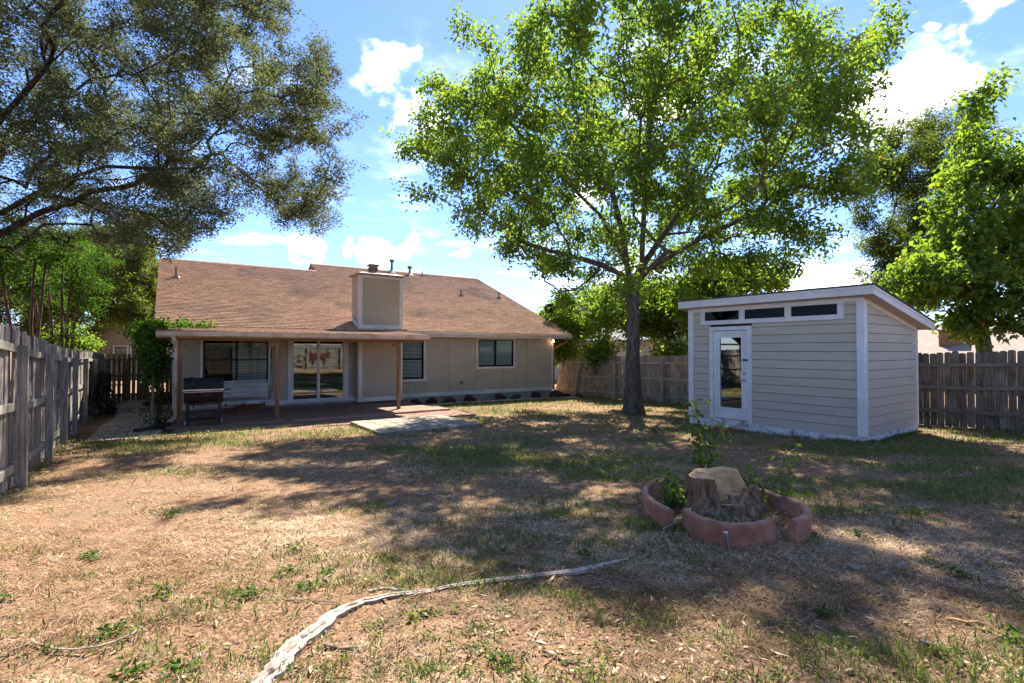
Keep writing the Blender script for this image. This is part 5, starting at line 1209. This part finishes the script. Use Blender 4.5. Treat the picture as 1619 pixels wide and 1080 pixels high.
# two wind chimes / hooks left out; pale debris on the deck
# black corrugated downspout extension
be = thing('drain_extension', 'black corrugated drain pipe lying on the bricks below the patio downspout', 'drain pipe', (-.45, 14.2, -.25)); bi2 = winv(be)
pp = [(.02, 14.62, -.15), (-.10, 14.5, -.175), (-.25, 14.35, -.19), (-.45, 14.2, -.20), (-.66, 14.05, -.205)]
dense = []
for a, c in zip(pp[:-1], pp[1:]):
    for k in range(6): dense.append(Vector(a).lerp(Vector(c), k / 6))
MB().tube(dense, [.055 + (.006 if k % 2 else -.004) for k in range(len(dense))], 10).obj('pipe', M['rubber'], be, bi2)
# hose coil hung on the left fence
hc = thing('garden_hose', 'big tangled coil of dark hose hanging on the left fence', 'garden hose', (-1.55, 19.4, -.3)); hi2 = winv(hc); r = np.random.default_rng(81)
for k in range(11):
    cx_, cy_ = -1.60 + r.normal(0, .06), 19.0 + r.normal(0, .18); top = .95 + r.normal(0, .05); w = .25 + r.random() * .35; pts = []
    for a in np.linspace(0, 2 * math.pi, 22):
        s_ = math.sin(a); zc = (top - .33 * 1) / 2 + (top + .33) / 2 * math.cos(a) - .0
        pts.append((cx_ + .05 * math.sin(a * 2 + k) + (.16 if zc < .1 else 0) * (1 + r.normal(0, .2)), cy_ + s_ * w * (1.25 if zc < .2 else .7), max(zc, G(cx_, cy_) + .03 + k * .02)))
    MB().tube(pts, .022, 6, cap=False).obj('loop', M['rubber'], hc, hi2)
MB().box(-1.72, -1.58, 18.85, 19.15, .88, .96).obj('hanger', M['black'], hc, hi2)
# stacked stones and pavers beside the path
st = rock_mesh('flat_stone', M['lava'], 9, rough=.15)
for i, (x, y, z, s_) in enumerate([(-.28, 22.2, .08, .42), (-.2, 22.4, .24, .36), (-.32, 22.1, .36, .30)]):
    o = instance(st, 'flat_stone', None, (x, y, G(x, y) + z), (0, 0, i), (s_ * 1.1, s_, s_ * .28))
    tag(o, ['bottom flat dark stone of the stack by the gate end of the path', 'middle flat dark stone of the stack by the gate end of the path', 'topmost flat dark stone of the stack by the gate end of the path'][i], 'stone', 'stacked flat stones')
for i, (y, z) in enumerate([(19.6, 0), (19.95, 0.0), (20.3, 0.0)]):
    o = MB().box(-.30, .30, -.15, .15, 0, .06).obj('stepping_paver', M['slabstone'], bevel=.006); o.location = (-.22, y, G(-.2, y) + .01 + i * .03); o.rotation_euler = (0, 0, .03 * i)
    tag(o, ['pale rectangular paver beside the brick path, nearest the patio', 'middle pale rectangular paver beside the brick path', 'pale rectangular paver beside the brick path, nearest the stones'][i], 'paver', 'pale pavers beside the path')

# ------------------------------------------------------------------ stump bed
SX, SY = 4.52, 3.06; SZ = G(SX, SY)
SX, SY = 4.42, 2.98; SZ = G(SX, SY)
stp = thing('tree_stump', 'sawn tree stump with a sloping pale cut face inside the red edging', 'tree stump', (SX, SY, SZ)); si = winv(stp)
r = np.random.default_rng(91); n = 56; H_ = 15; V_ = []; ph = r.random(10) * 6.28
tow = Vector((-CH * 0 - SH, -CH * 1.0, 0)).normalized()          # towards the viewer
lat_ = Vector((CH, -SH, 0))
def rad_(a, h):
    f = .265 * (1 + .16 * math.sin(2 * a + ph[0]) + .09 * math.sin(5 * a + ph[1]) + (.05 * math.sin(11 * a + ph[2]) + .035 * math.sin(19 * a + ph[3] + h * 3)) * (.25 if h > .45 else 1))
    return f * (1 + .62 * math.exp(-h / .13) * (1 + .4 * math.sin(6 * a + ph[4])))
def top_h(x, y):     # saw cuts: level behind, steep slope down towards the front right
    p = Vector((x, y, 0)); f = p.dot(tow); s_ = p.dot(lat_)
    lvl = .35 + .02 * s_
    slope = .38 - 1.45 * (f + .12 + max(s_, 0) * .15)
    if s_ < -.05: slope += (-.05 - s_) * 7
    return max(.12, min(lvl, slope))
for i in range(H_ + 1):
    for k in range(n):
        a = 2 * math.pi * k / n; t = i / H_
        x0_, y0_ = math.cos(a) * rad_(a, .5), math.sin(a) * rad_(a, .5); ht = top_h(x0_, y0_); h = t * ht - .06 * (1 - t)
        q = rad_(a, max(h, 0)) * (1 + r.normal(0, .012)); V_.append((SX + math.cos(a) * q, SY + math.sin(a) * q, SZ + h))
F_ = [(i * n + k, i * n + (k + 1) % n, (i + 1) * n + (k + 1) % n, (i + 1) * n + k) for i in range(H_) for k in range(n)]
MB().add(V_, F_).obj('bark', M['stumpbark'], stp, si, smooth=False)
V_ = []; F_ = []; rings = 10
for j in range(rings + 1):
    for k in range(n):
        a = 2 * math.pi * k / n; q = rad_(a, .5) * (1 - j / rings) * .995 + .0001; x, y = math.cos(a) * q, math.sin(a) * q
        V_.append((SX + x, SY + y, SZ + top_h(x, y) + (.002 if j else 0) + .003 * math.sin(x * 90) * (j > 0)))
F_ = [(j * n + k, j * n + (k + 1) % n, (j + 1) * n + (k + 1) % n, (j + 1) * n + k) for j in range(rings) for k in range(n)]
MB().add(V_, F_).obj('cut_face', M['cutwood'], stp, si, smooth=False)
# chunky bark buttress and slabs of bark leaning at the foot
for k, (dl, df, h, w) in enumerate([(.10, .33, .22, .16), (.26, .26, .26, .12), (-.02, .30, .15, .10), (-.26, .18, .30, .08), (.33, .05, .22, .10), (-.16, .28, .34, .07), (.20, .37, .12, .13)]):
    c = Vector((SX, SY, SZ)) + lat_ * dl + tow * df; ln = -tow * (.30 * h / .25 * .5)
    b = MB(); p0 = c + lat_ * (-w / 2); p1 = c + lat_ * (w / 2)
    b.hexa([p0 + Vector((0, 0, -.04)), p1 + Vector((0, 0, -.04)), p1 - tow * .06 + Vector((0, 0, -.04)), p0 - tow * .06 + Vector((0, 0, -.04)), p0 + ln + Vector((0, 0, h * .9)), p1 + ln * .8 + Vector((0, 0, h)), p1 + ln - tow * .05 + Vector((0, 0, h)), p0 + ln - tow * .05 + Vector((0, 0, h * .85))])
    b.obj('bark_slab', M['stumpbark'], stp, si)
# curved red edging blocks
def arc_block(label, pts, h=.185, th=.058, lift=0):
    """pts: plan polyline of the middle line; rounded top"""
    P = [Vector(p) for p in pts]
    # smooth with quadratic resample
    Q = []
    for i in range(len(P) - 1):
        for k in range(5): Q.append(P[i].lerp(P[i + 1], k / 5))
    Q.append(P[-1])
    for _ in range(6):
        Q = [Q[0]] + [(Q[i - 1] + Q[i] * 2 + Q[i + 1]) / 4 for i in range(1, len(Q) - 1)] + [Q[-1]]
    prof_ = [(-th / 2, -.05), (-th / 2, h - .028), (-th / 2 * .85, h - .010), (-th / 2 * .45, h), (th / 2 * .45, h), (th / 2 * .85, h - .010), (th / 2, h - .028), (th / 2, -.05)]
    V_ = []; m = len(prof_)
    for i, q in enumerate(Q):
        d = (Q[min(i + 1, len(Q) - 1)] - Q[max(i - 1, 0)]).normalized(); nn = Vector((-d.y, d.x)); z = G(q.x, q.y) + lift
        for a, zz_ in prof_: V_.append((q.x + nn.x * a, q.y + nn.y * a, z + zz_))
    F_ = [(i * m + k, i * m + (k + 1) % m, (i + 1) * m + (k + 1) % m, (i + 1) * m + k) for i in range(len(Q) - 1) for k in range(m)]
    F_ += [tuple(range(m))[::-1], tuple((len(Q) - 1) * m + k for k in range(m))]
    V_ = [(a + random.gauss(0, .0015), b_ + random.gauss(0, .0015), c_ + random.gauss(0, .0018)) for a, b_, c_ in V_]
    o = MB().add(V_, F_).obj('edging_block', M['edging']); c = Q[len(Q) // 2]
    return tag(o, label, 'edging block', 'red curved edging blocks round the stump')
def gp2(u, v):
    p = Vector(P_(u, v, 5.0)) - Vector((0, 0, 1.6)); o_ = Vector((0, 0, 1.6)); t = 1
    for _ in range(30):
        q = o_ + p * t; t = (1.6 - G(q.x, q.y)) / -p.z if p.z < 0 else 1
    q = o_ + p * t; return (q.x, q.y)
arc_block('red curved edging block at the left of the stump bed', [gp2(1058, 838), gp2(1020, 815), gp2(1018, 795), gp2(1035, 783), gp2(1052, 779)])
arc_block('longest red edging block, curving in front of the stump', [gp2(1083, 836), gp2(1100, 851), gp2(1145, 865), gp2(1190, 864), gp2(1218, 855)])
arc_block('red edging block hooking round at the right end of the stump bed', [gp2(1250, 857), gp2(1278, 848), gp2(1270, 828), gp2(1245, 816)])
arc_block('short red edging block at the back right, behind the stump', [gp2(1235, 812), gp2(1215, 803), gp2(1192, 796)], h=.17)
pv = thing('pvc_pipe', 'dirty white open-topped pipe stub standing in front of the long edging block', 'pipe', (3.40, 2.22, G(3.4, 2.22)))
MB().tube([(0, .0, -.05), (-.006, .004, .08), (-.014, .008, .145)], .013, 12, cap=False).tube([(-.014, .008, .145), (-.0145, .008, .152)], .017, 12, cap=False).obj('stub', M['pvc'], pv)
MB().lathe((-.0145, .008, .146), [(.017, 0), (.017, .007), (.011, .008), (.010, -.02)], 14).obj('rim', M['white'], pv)

# saplings
def sapling(label, x, y, h, seed, nst=3, sp=.1, L_=.055, dens=1.0, cat='sapling', name='sapling', bare=.25, top=1, lean_=(0, 0), z0=None):
    r = np.random.default_rng(seed); z = G(x, y) if z0 is None else z0; t = thing(name, label, cat, (x, y, z)); C = []
    for k in range(nst):
        p = Vector((r.normal(0, .02), r.normal(0, .02), -.02)); d = Vector((r.normal(0, sp) + lean_[0], r.normal(0, sp) + lean_[1], 1)); hh = h * r.uniform(.6, 1) if k else h; pts = [p.copy()]
        for q in range(8):
            p = p + Vector((d.x + r.normal(0, .08), d.y + r.normal(0, .08), 1)) * hh / 8; pts.append(p.copy())
            if (q + 1) / 8 > bare:
                for _ in range(int(7 * dens)):
                    C.append(np.array(p) + r.normal(0, .045, 3) * np.array([1, 1, .7]))
        MB().tube(pts, [.006 * (1 - i / 12) + .001 for i in range(len(pts))], 5).obj('stem', M['stick'], t)
    C = np.array(C); V_, F_ = leaves_np(C, L_, L_ * .6, r, .5)
    link(bpy.data.objects.new('foliage', npmesh('foliage', V_, F_, M['leaf_mul'], np.repeat(r.random(len(C)) * .9, 4))), t)
    return t
p_ = gp2(1122, 792)
sapling('tall leafy sapling growing up behind the stump in front of the shed door', 5.05, 3.62, 1.02, 101, nst=3, sp=.03, L_=.065, dens=1.4, bare=.30, lean_=(-.06, .04))
sapling('bushy low shoot just behind the top of the stump', 4.95, 3.42, .78, 102, nst=3, sp=.06, L_=.06, dens=1.5, bare=.45, name='sapling')
sapling('leaning leafy sprig rising at the right end of the edging', 4.86, 2.70, .62, 103, nst=2, sp=.03, lean_=(.20, -.10), L_=.055, dens=1.0, bare=.15)
sapling('small green sprig between the stump and the right edging', 4.72, 2.78, .40, 104, nst=2, sp=.05, L_=.055, dens=1.0, bare=.2, lean_=(-.1, .05))
sapling('thin sprout with a few leaves left of the stump', 4.10, 3.62, .60, 105, nst=2, sp=.06, L_=.055, dens=.7, bare=.5, lean_=(-.1, .0))
sapling('low sprout with browning leaves inside the left edging block', 4.02, 3.20, .30, 106, nst=4, sp=.25, L_=.05, dens=1.0, bare=.1)
sapling('small clump of sprouts close to the left side of the stump', 4.20, 3.38, .36, 107, nst=4, sp=.16, L_=.05, dens=.9, bare=.1)

# surface root, pale, running across the lawn
rt = [(405, 1100, .055), (430, 1068, .07), (455, 1040, .075), (490, 1005, .068), (530, 973, .058), (575, 950, .040), (620, 943, .028), (670, 938, .026), (700, 932, .026), (740, 924, .024), (790, 920, .030), (840, 913, .028), (880, 909, .026), (915, 904, .030), (945, 897, .024), (970, 889, .016), (992, 884, .006)]
pts = []; rr = []
for u, v, q in rt: x, y = gp2(u, v); pts.append(Vector((x, y, G(x, y) + q * .12 + .012 * (u > 600)))); rr.append(q * .62)
D_, DR = [], []
for i in range(len(pts) - 1):
    for k in range(6): t = k / 6; D_.append(pts[i].lerp(pts[i + 1], t)); DR.append(rr[i] * (1 - t) + rr[i + 1] * t)
D_.append(pts[-1]); DR.append(rr[-1])
r = np.random.default_rng(111); V_ = []; n = 26
for i, (p, q) in enumerate(zip(D_, DR)):
    d = (D_[min(i + 1, len(D_) - 1)] - D_[max(i - 1, 0)]).normalized(); s_ = Vector((-d.y, d.x, 0)).normalized()
    wv_ = s_ * (.25 * q * math.sin(i * .55) + .15 * q * math.sin(i * 1.7))
    for k in range(n):
        a = 2 * math.pi * k / n; g_ = 1 + .10 * math.sin(2 * a + i * .07) + .13 * math.sin(5 * a + i * .015) + .09 * math.sin(8 * a - i * .02) + r.normal(0, .03)
        V_.append(p + wv_ + s_ * math.cos(a) * q * g_ * 1.05 + Vector((0, 0, math.sin(a) * q * .9 * g_)))
F_ = [(i * n + k, i * n + (k + 1) % n, (i + 1) * n + (k + 1) % n, (i + 1) * n + k) for i in range(len(D_) - 1) for k in range(n)]
ro_ = MB().add(V_, F_).obj('surface_root', M['driftroot'], smooth=False); tag(ro_, 'long bleached surface root snaking across the dry grass in the foreground', 'root')
def stick(label, uv, rad, name='stick', m='stick', cat='stick', bend=.0, seed=0, group=None, hgt=0.01):
    r = np.random.default_rng(seed); P = []
    for i in range(len(uv) - 1):
        for k in range(4):
            t = k / 4; u = uv[i][0] * (1 - t) + uv[i + 1][0] * t; v = uv[i][1] * (1 - t) + uv[i + 1][1] * t; x, y = gp2(u, v); P.append((x + r.normal(0, .004), y + r.normal(0, .004), G(x, y) + hgt + abs(r.normal(0, .006))))
    x, y = gp2(*uv[-1]); P.append((x, y, G(x, y) + hgt))
    o = MB().tube(P, [rad * (1 - .5 * i / len(P)) for i in range(len(P))], 6).obj(name, M[m]); return tag(o, label, cat, group)
stick('side branch of dead root lying just behind the bend of the pale root', [(585, 935), (610, 930), (650, 934), (690, 932)], .010, seed=1, m='driftroot')
stick('short grey stick lying right of the thick end of the pale root', [(515, 1018), (545, 1024), (580, 1022)], .012, seed=2)
stick('long thin curved twig on the dry grass at lower left', [(52, 1010), (90, 1025), (150, 1026), (200, 1010), (232, 990)], .006, seed=3, m='driftroot')
stick('straight thin twig leaning towards the fence at the left edge', [(5, 1040), (45, 1022), (60, 1010)], .006, seed=4)
stick('thin twig lying flat left of the pale root', [(455, 948), (500, 950), (535, 953)], .005, seed=5)
stick('slanting twig between the left and front edging blocks', [(1048, 850), (1085, 822), (1110, 790)], .010, seed=6, hgt=.06)
stick('pale straight stick on the grass right of the edging', [(1490, 978), (1520, 982), (1552, 985)], .010, seed=7, m='cutwood')
stick('short pale stick on the dry grass near the lower right corner', [(1448, 1012), (1470, 1020), (1500, 1024)], .008, seed=8, m='driftroot')
stick('grey twig in the middle of the lawn', [(1085, 880), (1125, 905), (1160, 918)], .006, seed=9)
stick('forked pale twig on the green grass at mid lawn', [(658, 779), (668, 784), (685, 778)], .012, seed=10, m='driftroot')
stick('dark twig near the small weeds at lower centre', [(860, 1030), (900, 1045), (930, 1048)], .006, seed=11)
chip = rock_mesh('wood_chip', M['driftroot'], 5, n=5, rough=.25)
for i, (u, v, s_, lb_) in enumerate([(1420, 893, .05, 'largest pale wood chunk on the grass right of the stump bed'), (1345, 895, .035, 'small pale wood chip between the edging and the large chunk'), (1395, 906, .03, 'pale chip just below the large wood chunk'), (1545, 890, .04, 'tan stone-like chip near the right edge of the lawn'), (1612, 905, .04, 'pale chunk at the far right edge of the lawn'), (620, 795, .05, 'pale flat chunk on the green grass left of the lawn centre')]):
    x, y = gp2(u, v); o = instance(chip, 'wood_chunk', None, (x, y, G(x, y) + s_ * .15), (0, 0, i * 1.3), (s_ * 1.2, s_ * .6, s_ * .35)); tag(o, lb_, 'wood chunk')

# ------------------------------------------------------------------ weeds
def weed(label, u, v, s_, seed, n=60, col='leaf_grass'):
    r = np.random.default_rng(seed); x, y = gp2(u, v); z = G(x, y)
    C = np.stack([r.normal(0, s_ * .5, n), r.normal(0, s_ * .5, n), np.abs(r.normal(0, s_ * .28, n)) + .008], -1)
    V_, F_ = leaves_np(C, .030, .016, r, -.35)
    me = npmesh('weed', V_, F_, M['leaf_vine'], np.repeat(np.clip(r.normal(.55, .2, n), 0, 1), 4)); o = bpy.data.objects.new('weed', me); link(o); o.location = (x, y, z)
    tag(o, label, 'weed')
for i, (u, v, s_, lb_) in enumerate([(395, 940, .075, 'low leafy weed left of the pale root, midway to the fence'), (490, 930, .08, 'leafy weed just left of the bend of the pale root'), (520, 905, .05, 'small weed above the bend of the pale root'), (470, 868, .08, 'dense green weed in the shaded lawn left of centre'),
        (455, 905, .06, 'small green weed between the shade edge and the pale root'), (180, 1000, .08, 'spreading weed beside the long curved twig'), (265, 940, .07, 'weed in the sunny grass left of the root'), (10, 950, .06, 'weed at the left edge of the picture'), (290, 1055, .06, 'weed in the dry grass at lower left'), (215, 1060, .06, 'pale green weed at the bottom left'),
        (795, 1045, .055, 'tall weed at the bottom centre'), (655, 978, .07, 'weed right below the pale root'), (680, 970, .04, 'tiny weed beside the weed below the pale root'), (925, 880, .06, 'weed just above the thin end of the pale root'), (1510, 910, .10, 'leafy weed in the shade at right of the lawn'), (1590, 1010, .10, 'wide weed near the bottom right corner'),
        (1440, 815, .12, 'bright weed patch right of the stump bed'), (1350, 845, .06, 'small weed right beside the edging'), (1300, 970, .06, 'faint weed below the stump bed'), (595, 805, .11, 'green weed clump at the middle of the shaded lawn'), (270, 815, .09, 'green weed at the left edge of the lawn shade'), (145, 880, .07, 'weed in the sunny lawn near the left fence')]):
    weed(lb_, u, v, s_, 200 + i, n=int(700 * s_))

# ------------------------------------------------------------------ dry grass, green grass and litter
def scatter(n, dmin, dmax, pw, rng, amax=56):
    th = np.radians(rng.uniform(-amax, amax, n)) + HEAD; u = rng.random(n)
    if abs(pw - 1) < 1e-6: d = dmin * (dmax / dmin) ** u
    else: d = (dmin ** (1 - pw) + u * (dmax ** (1 - pw) - dmin ** (1 - pw))) ** (1 / (1 - pw))
    x = np.sin(th) * d; y = np.cos(th) * d
    k = inyard(x, y) & (y > -3.5); k &= np.hypot(x - SX, y - SY) > .30
    return x[k], y[k], d[k]
def vnoise(x, y, s, seed):
    r = np.random.default_rng(seed); t = np.zeros_like(x)
    for f, a in ((1, 1), (2.1, .6), (4.3, .4), (9.1, .25)):
        for _ in range(4):
            k = r.normal(0, 1, 2); k /= np.hypot(*k); t += a * np.sin((x * k[0] + y * k[1]) * f * s * r.uniform(.7, 1.3) + r.random() * 6.28 + 1.3 * np.sin(x * s * r.uniform(.5, 1) + y * s * r.uniform(.5, 1)))
    return t / 4
def blades(name, x, y, ln, wd, elev, m, rn, rng, label, cat, curve=.3):
    n = len(x); a = rng.random(n) * 2 * np.pi; z = gw(x, y)
    e = np.clip(elev, -.05, 1.45); d = np.stack([np.cos(a) * np.cos(e), np.sin(a) * np.cos(e), np.sin(e)], -1); s = np.stack([-np.sin(a), np.cos(a), rng.normal(0, .25, n)], -1)
    P = np.stack([x, y, z + .002 + rng.random(n) * .008], -1); l = ln[:, None]; w = wd[:, None]
    mid = P + d * l * .55 + np.stack([np.zeros(n), np.zeros(n), np.abs(rng.normal(0, .08, n)) * ln], -1)
    tip = P + d * l + rng.normal(0, curve * .25, (n, 3)) * l * np.array([1, 1, .3])
    tip[:, 2] = np.maximum(tip[:, 2], z + .001)
    V_ = np.stack([P - s * w * .5, P + s * w * .5, mid + s * w * .4, tip, mid - s * w * .4], 1).reshape(-1, 3)
    k = np.arange(n)[:, None] * 5; F_ = np.concatenate([k + [0, 1, 2], k + [0, 2, 4], k + [4, 2, 3]])
    o = bpy.data.objects.new(name, npmesh(name, V_, F_, m, np.repeat(rn, 5))); link(o); return stuff(o, label, cat)
r = np.random.default_rng(301)
x, y, d = scatter(560000, 2.0, 17, 1.5, r)
kk = r.random(len(x)) < np.clip(.62 + .8 * vnoise(x, y, 1.7, 6) + .9 * vnoise(x, y, 9., 8), .06, 1); x, y, d = x[kk], y[kk], d[kk]
n = len(x); rn = np.clip(r.beta(1.8, 1.8, n) + .30 * vnoise(x, y, 1.2, 5) + .28 * vnoise(x, y, 11, 7), 0, 1)
blades('dry_grass', x, y, r.uniform(.014, .055, n) * (1 + d * .05), r.uniform(.0009, .0024, n) * (1 + d * .22), np.abs(r.normal(.10, .22, n)), M['straw'], rn, r, 'short dry straw-coloured grass and clippings covering the lawn', 'dry grass')
x, y, d = scatter(420000, 2.0, 22, 1.1, r)
dep = x * SH + y * CH; lat = x * CH - y * SH
g = .9 * vnoise(x, y, 1.0, 9) + .8 * vnoise(x, y, 3.5, 10) + .30 * sst(4.5, 8, dep) - .6 * np.exp(-((x - 2) ** 2 / 3 + (y - 12.6) ** 2 / .5)) + .45 * sst(8, 5.5, 0 * x) + .35 * sst(2.5, 6, lat) - .5 * sst(0, -4, lat) * (dep < 9)
g += .75 * np.exp(-((x - 12.2) ** 2 / 6 + (y - 3.7) ** 2 / .6)) + .5 * np.exp(-((x - 10.3) ** 2 / .5 + (y - 5.2) ** 2 / 4)) + .4 * np.exp(-((x + .2) ** 2 / 1.5 + (y - 10.4) ** 2 / 3))
k = g > 1.02 + r.normal(0, .42, len(x)); x, y, d, g = x[k], y[k], d[k], g[k]; n = len(x)
blades('green_grass', x, y, r.uniform(.025, .06, n) * (1 + d * .035), r.uniform(.003, .006, n) * (1 + d * .13), r.uniform(.4, 1.3, n), M['leaf_grass'], np.clip(r.beta(2, 2, n), 0, 1), r, 'patchy green grass growing through the dry lawn', 'grass')
# taller grass fringes against the shed, the slab pad, the bricks and the fences
lines = [((10.86, 4.2), (10.99, 8.2), 1700), ((10.9, 4.22), (13.9, 4.34), 1200), ((3.66, 10.45), (6.2, 10.45), 160), ((3.64, 10.5), (3.64, 12.8), 120), ((6.2, 10.45), (6.2, 12.8), 400), ((2.5, 12.80), (3.6, 12.80), 120), ((.1, 13.05), (2.5, 13.05), 120), ((-1.4, 12.95), (.1, 12.95), 120),
         ((7.36, 12.9), (7.4, 15.5), 500), ((15.7, 3), (15.7, 18.8), 1500), ((-1.4, 6), (-1.55, 12.9), 700), ((11.0, 10.2), (11.9, 10.5), 260), ((6.8, 16.1), (14, 16.6), 900)]
fx, fy = [], []
for (x0_, y0_), (x1_, y1_), k in lines:
    t_ = r.random(k); fx.append(x0_ + (x1_ - x0_) * t_ + r.normal(0, .035, k)); fy.append(y0_ + (y1_ - y0_) * t_ + r.normal(0, .035, k))
fx, fy = np.concatenate(fx), np.concatenate(fy); n = len(fx); fd = np.hypot(fx, fy); cl = vnoise(fx, fy, 5, 21) > -.25; fx, fy, fd = fx[cl], fy[cl], fd[cl]; n = len(fx)
blades('fringe_grass', fx, fy, r.uniform(.04, .10, n), r.uniform(.003, .006, n) * (1 + fd * .1), r.uniform(.6, 1.35, n), M['leaf_grass'], np.clip(r.beta(2, 2, n), 0, 1), r, 'longer grass left standing along the shed, slabs and fences', 'grass')
# little weeds dotted over the lawn
tx, ty, td = scatter(900, 2.2, 13, 1.2, r)
tk = r.random(len(tx)) < np.clip(.55 + .5 * vnoise(tx, ty, .9, 12), 0, 1); tx, ty, td = tx[tk], ty[tk], td[tk]
m_ = 22; sz = r.uniform(.02, .055, len(tx)); C = np.repeat(np.stack([tx, ty, gw(tx, ty)], -1), m_, 0)
C = C + np.stack([r.normal(0, 1, len(C)) * np.repeat(sz, m_), r.normal(0, 1, len(C)) * np.repeat(sz, m_), np.abs(r.normal(0, .45, len(C))) * np.repeat(sz, m_) + .004], -1)
V_, F_ = leaves_np(C, .022, .011, r, -.4)
o = bpy.data.objects.new('small_weeds', npmesh('small_weeds', V_, F_, M['leaf_grass'], np.repeat(np.clip(np.repeat(r.random(len(tx)), m_) * .6 + r.random(len(C)) * .4, 0, 1), 4))); link(o); stuff(o, 'small green weeds dotted over the dry lawn', 'weeds')
# bark flakes and dry leaves
x, y, d = scatter(16000, 2.0, 16, 1.2, r)
k = (x * CH - y * SH > -.3) | (r.random(len(x)) < .35); x, y, d = x[k], y[k], d[k]; n = len(x)
C = np.stack([x, y, gw(x, y) + r.uniform(.004, .02, n)], -1); V_, F_ = leaves_np(C, .02 + .07 * r.random(n) ** 2.5, .006 + .016 * r.random(n) ** 2, r, 0, tilt=.5)
V_ = V_.reshape(n, 4, 3); V_[:, :, 2] = np.maximum(C[:, None, 2] + (V_[:, :, 2] - C[:, None, 2]) * .25, 0 + C[:, None, 2] - .004); V_ = V_.reshape(-1, 3)
o = bpy.data.objects.new('leaf_litter', npmesh('leaf_litter', V_, F_, M['straw'], np.repeat(np.where(r.random(n) < .7, r.random(n) * .35, .6 + .4 * r.random(n)), 4))); link(o); stuff(o, 'scattered bark flakes and dead leaves on the lawn', 'litter')
# mulch of twigs and leaves inside the stump bed
n = 900; a = r.random(n) * 6.28; q = np.sqrt(r.random(n)) * .62; x = SX - .08 + np.cos(a) * q * 1.05 ; y = SY - .16 + np.sin(a) * q * .8
blades('bed_litter', x, y, r.uniform(.04, .14, n), r.uniform(.006, .014, n), np.abs(r.normal(.15, .25, n)), M['straw'], r.random(n) * .75, r, 'dry leaves and twigs heaped around the stump inside the edging', 'litter')
# leaves fallen along the fences and on the brick path
xs_ = []; 
for _ in range(5200):
    q = random.random()
    if q < .35: yy = random.uniform(8, 24); xx = -1.55 - .02 * (yy - 8) + abs(random.gauss(0, .16))
    elif q < .42: yy = random.uniform(13, 24.5); xx = random.uniform(-1.5, .1)
    elif q < .8: yy = random.uniform(2, 14); xx = 15.75 - abs(random.gauss(0, .3))
    else: yy = random.uniform(16.9, 17.5); xx = random.uniform(6.9, 14.4)
    xs_.append((xx, yy))
xs_ = np.array(xs_); x, y = xs_[:, 0], xs_[:, 1]; n = len(x); C = np.stack([x, y, gz(x, y) + .012 + r.random(n) * .02], -1); V_, F_ = leaves_np(C, .06, .035, r, 0, tilt=.4)
V_ = V_.reshape(n, 4, 3); V_[:, :, 2] = C[:, None, 2] + (V_[:, :, 2] - C[:, None, 2]) * .3; V_ = V_.reshape(-1, 3)
o = bpy.data.objects.new('fallen_leaves', npmesh('fallen_leaves', V_, F_, M['straw'], np.repeat(r.random(n) * .8, 4))); link(o); stuff(o, 'brown fallen leaves along the fences and on the path', 'fallen leaves')
for o in list(bpy.data.objects):
    if o.get('kind') == 'stuff' and o.parent and 'category' in o.keys(): del o['category']
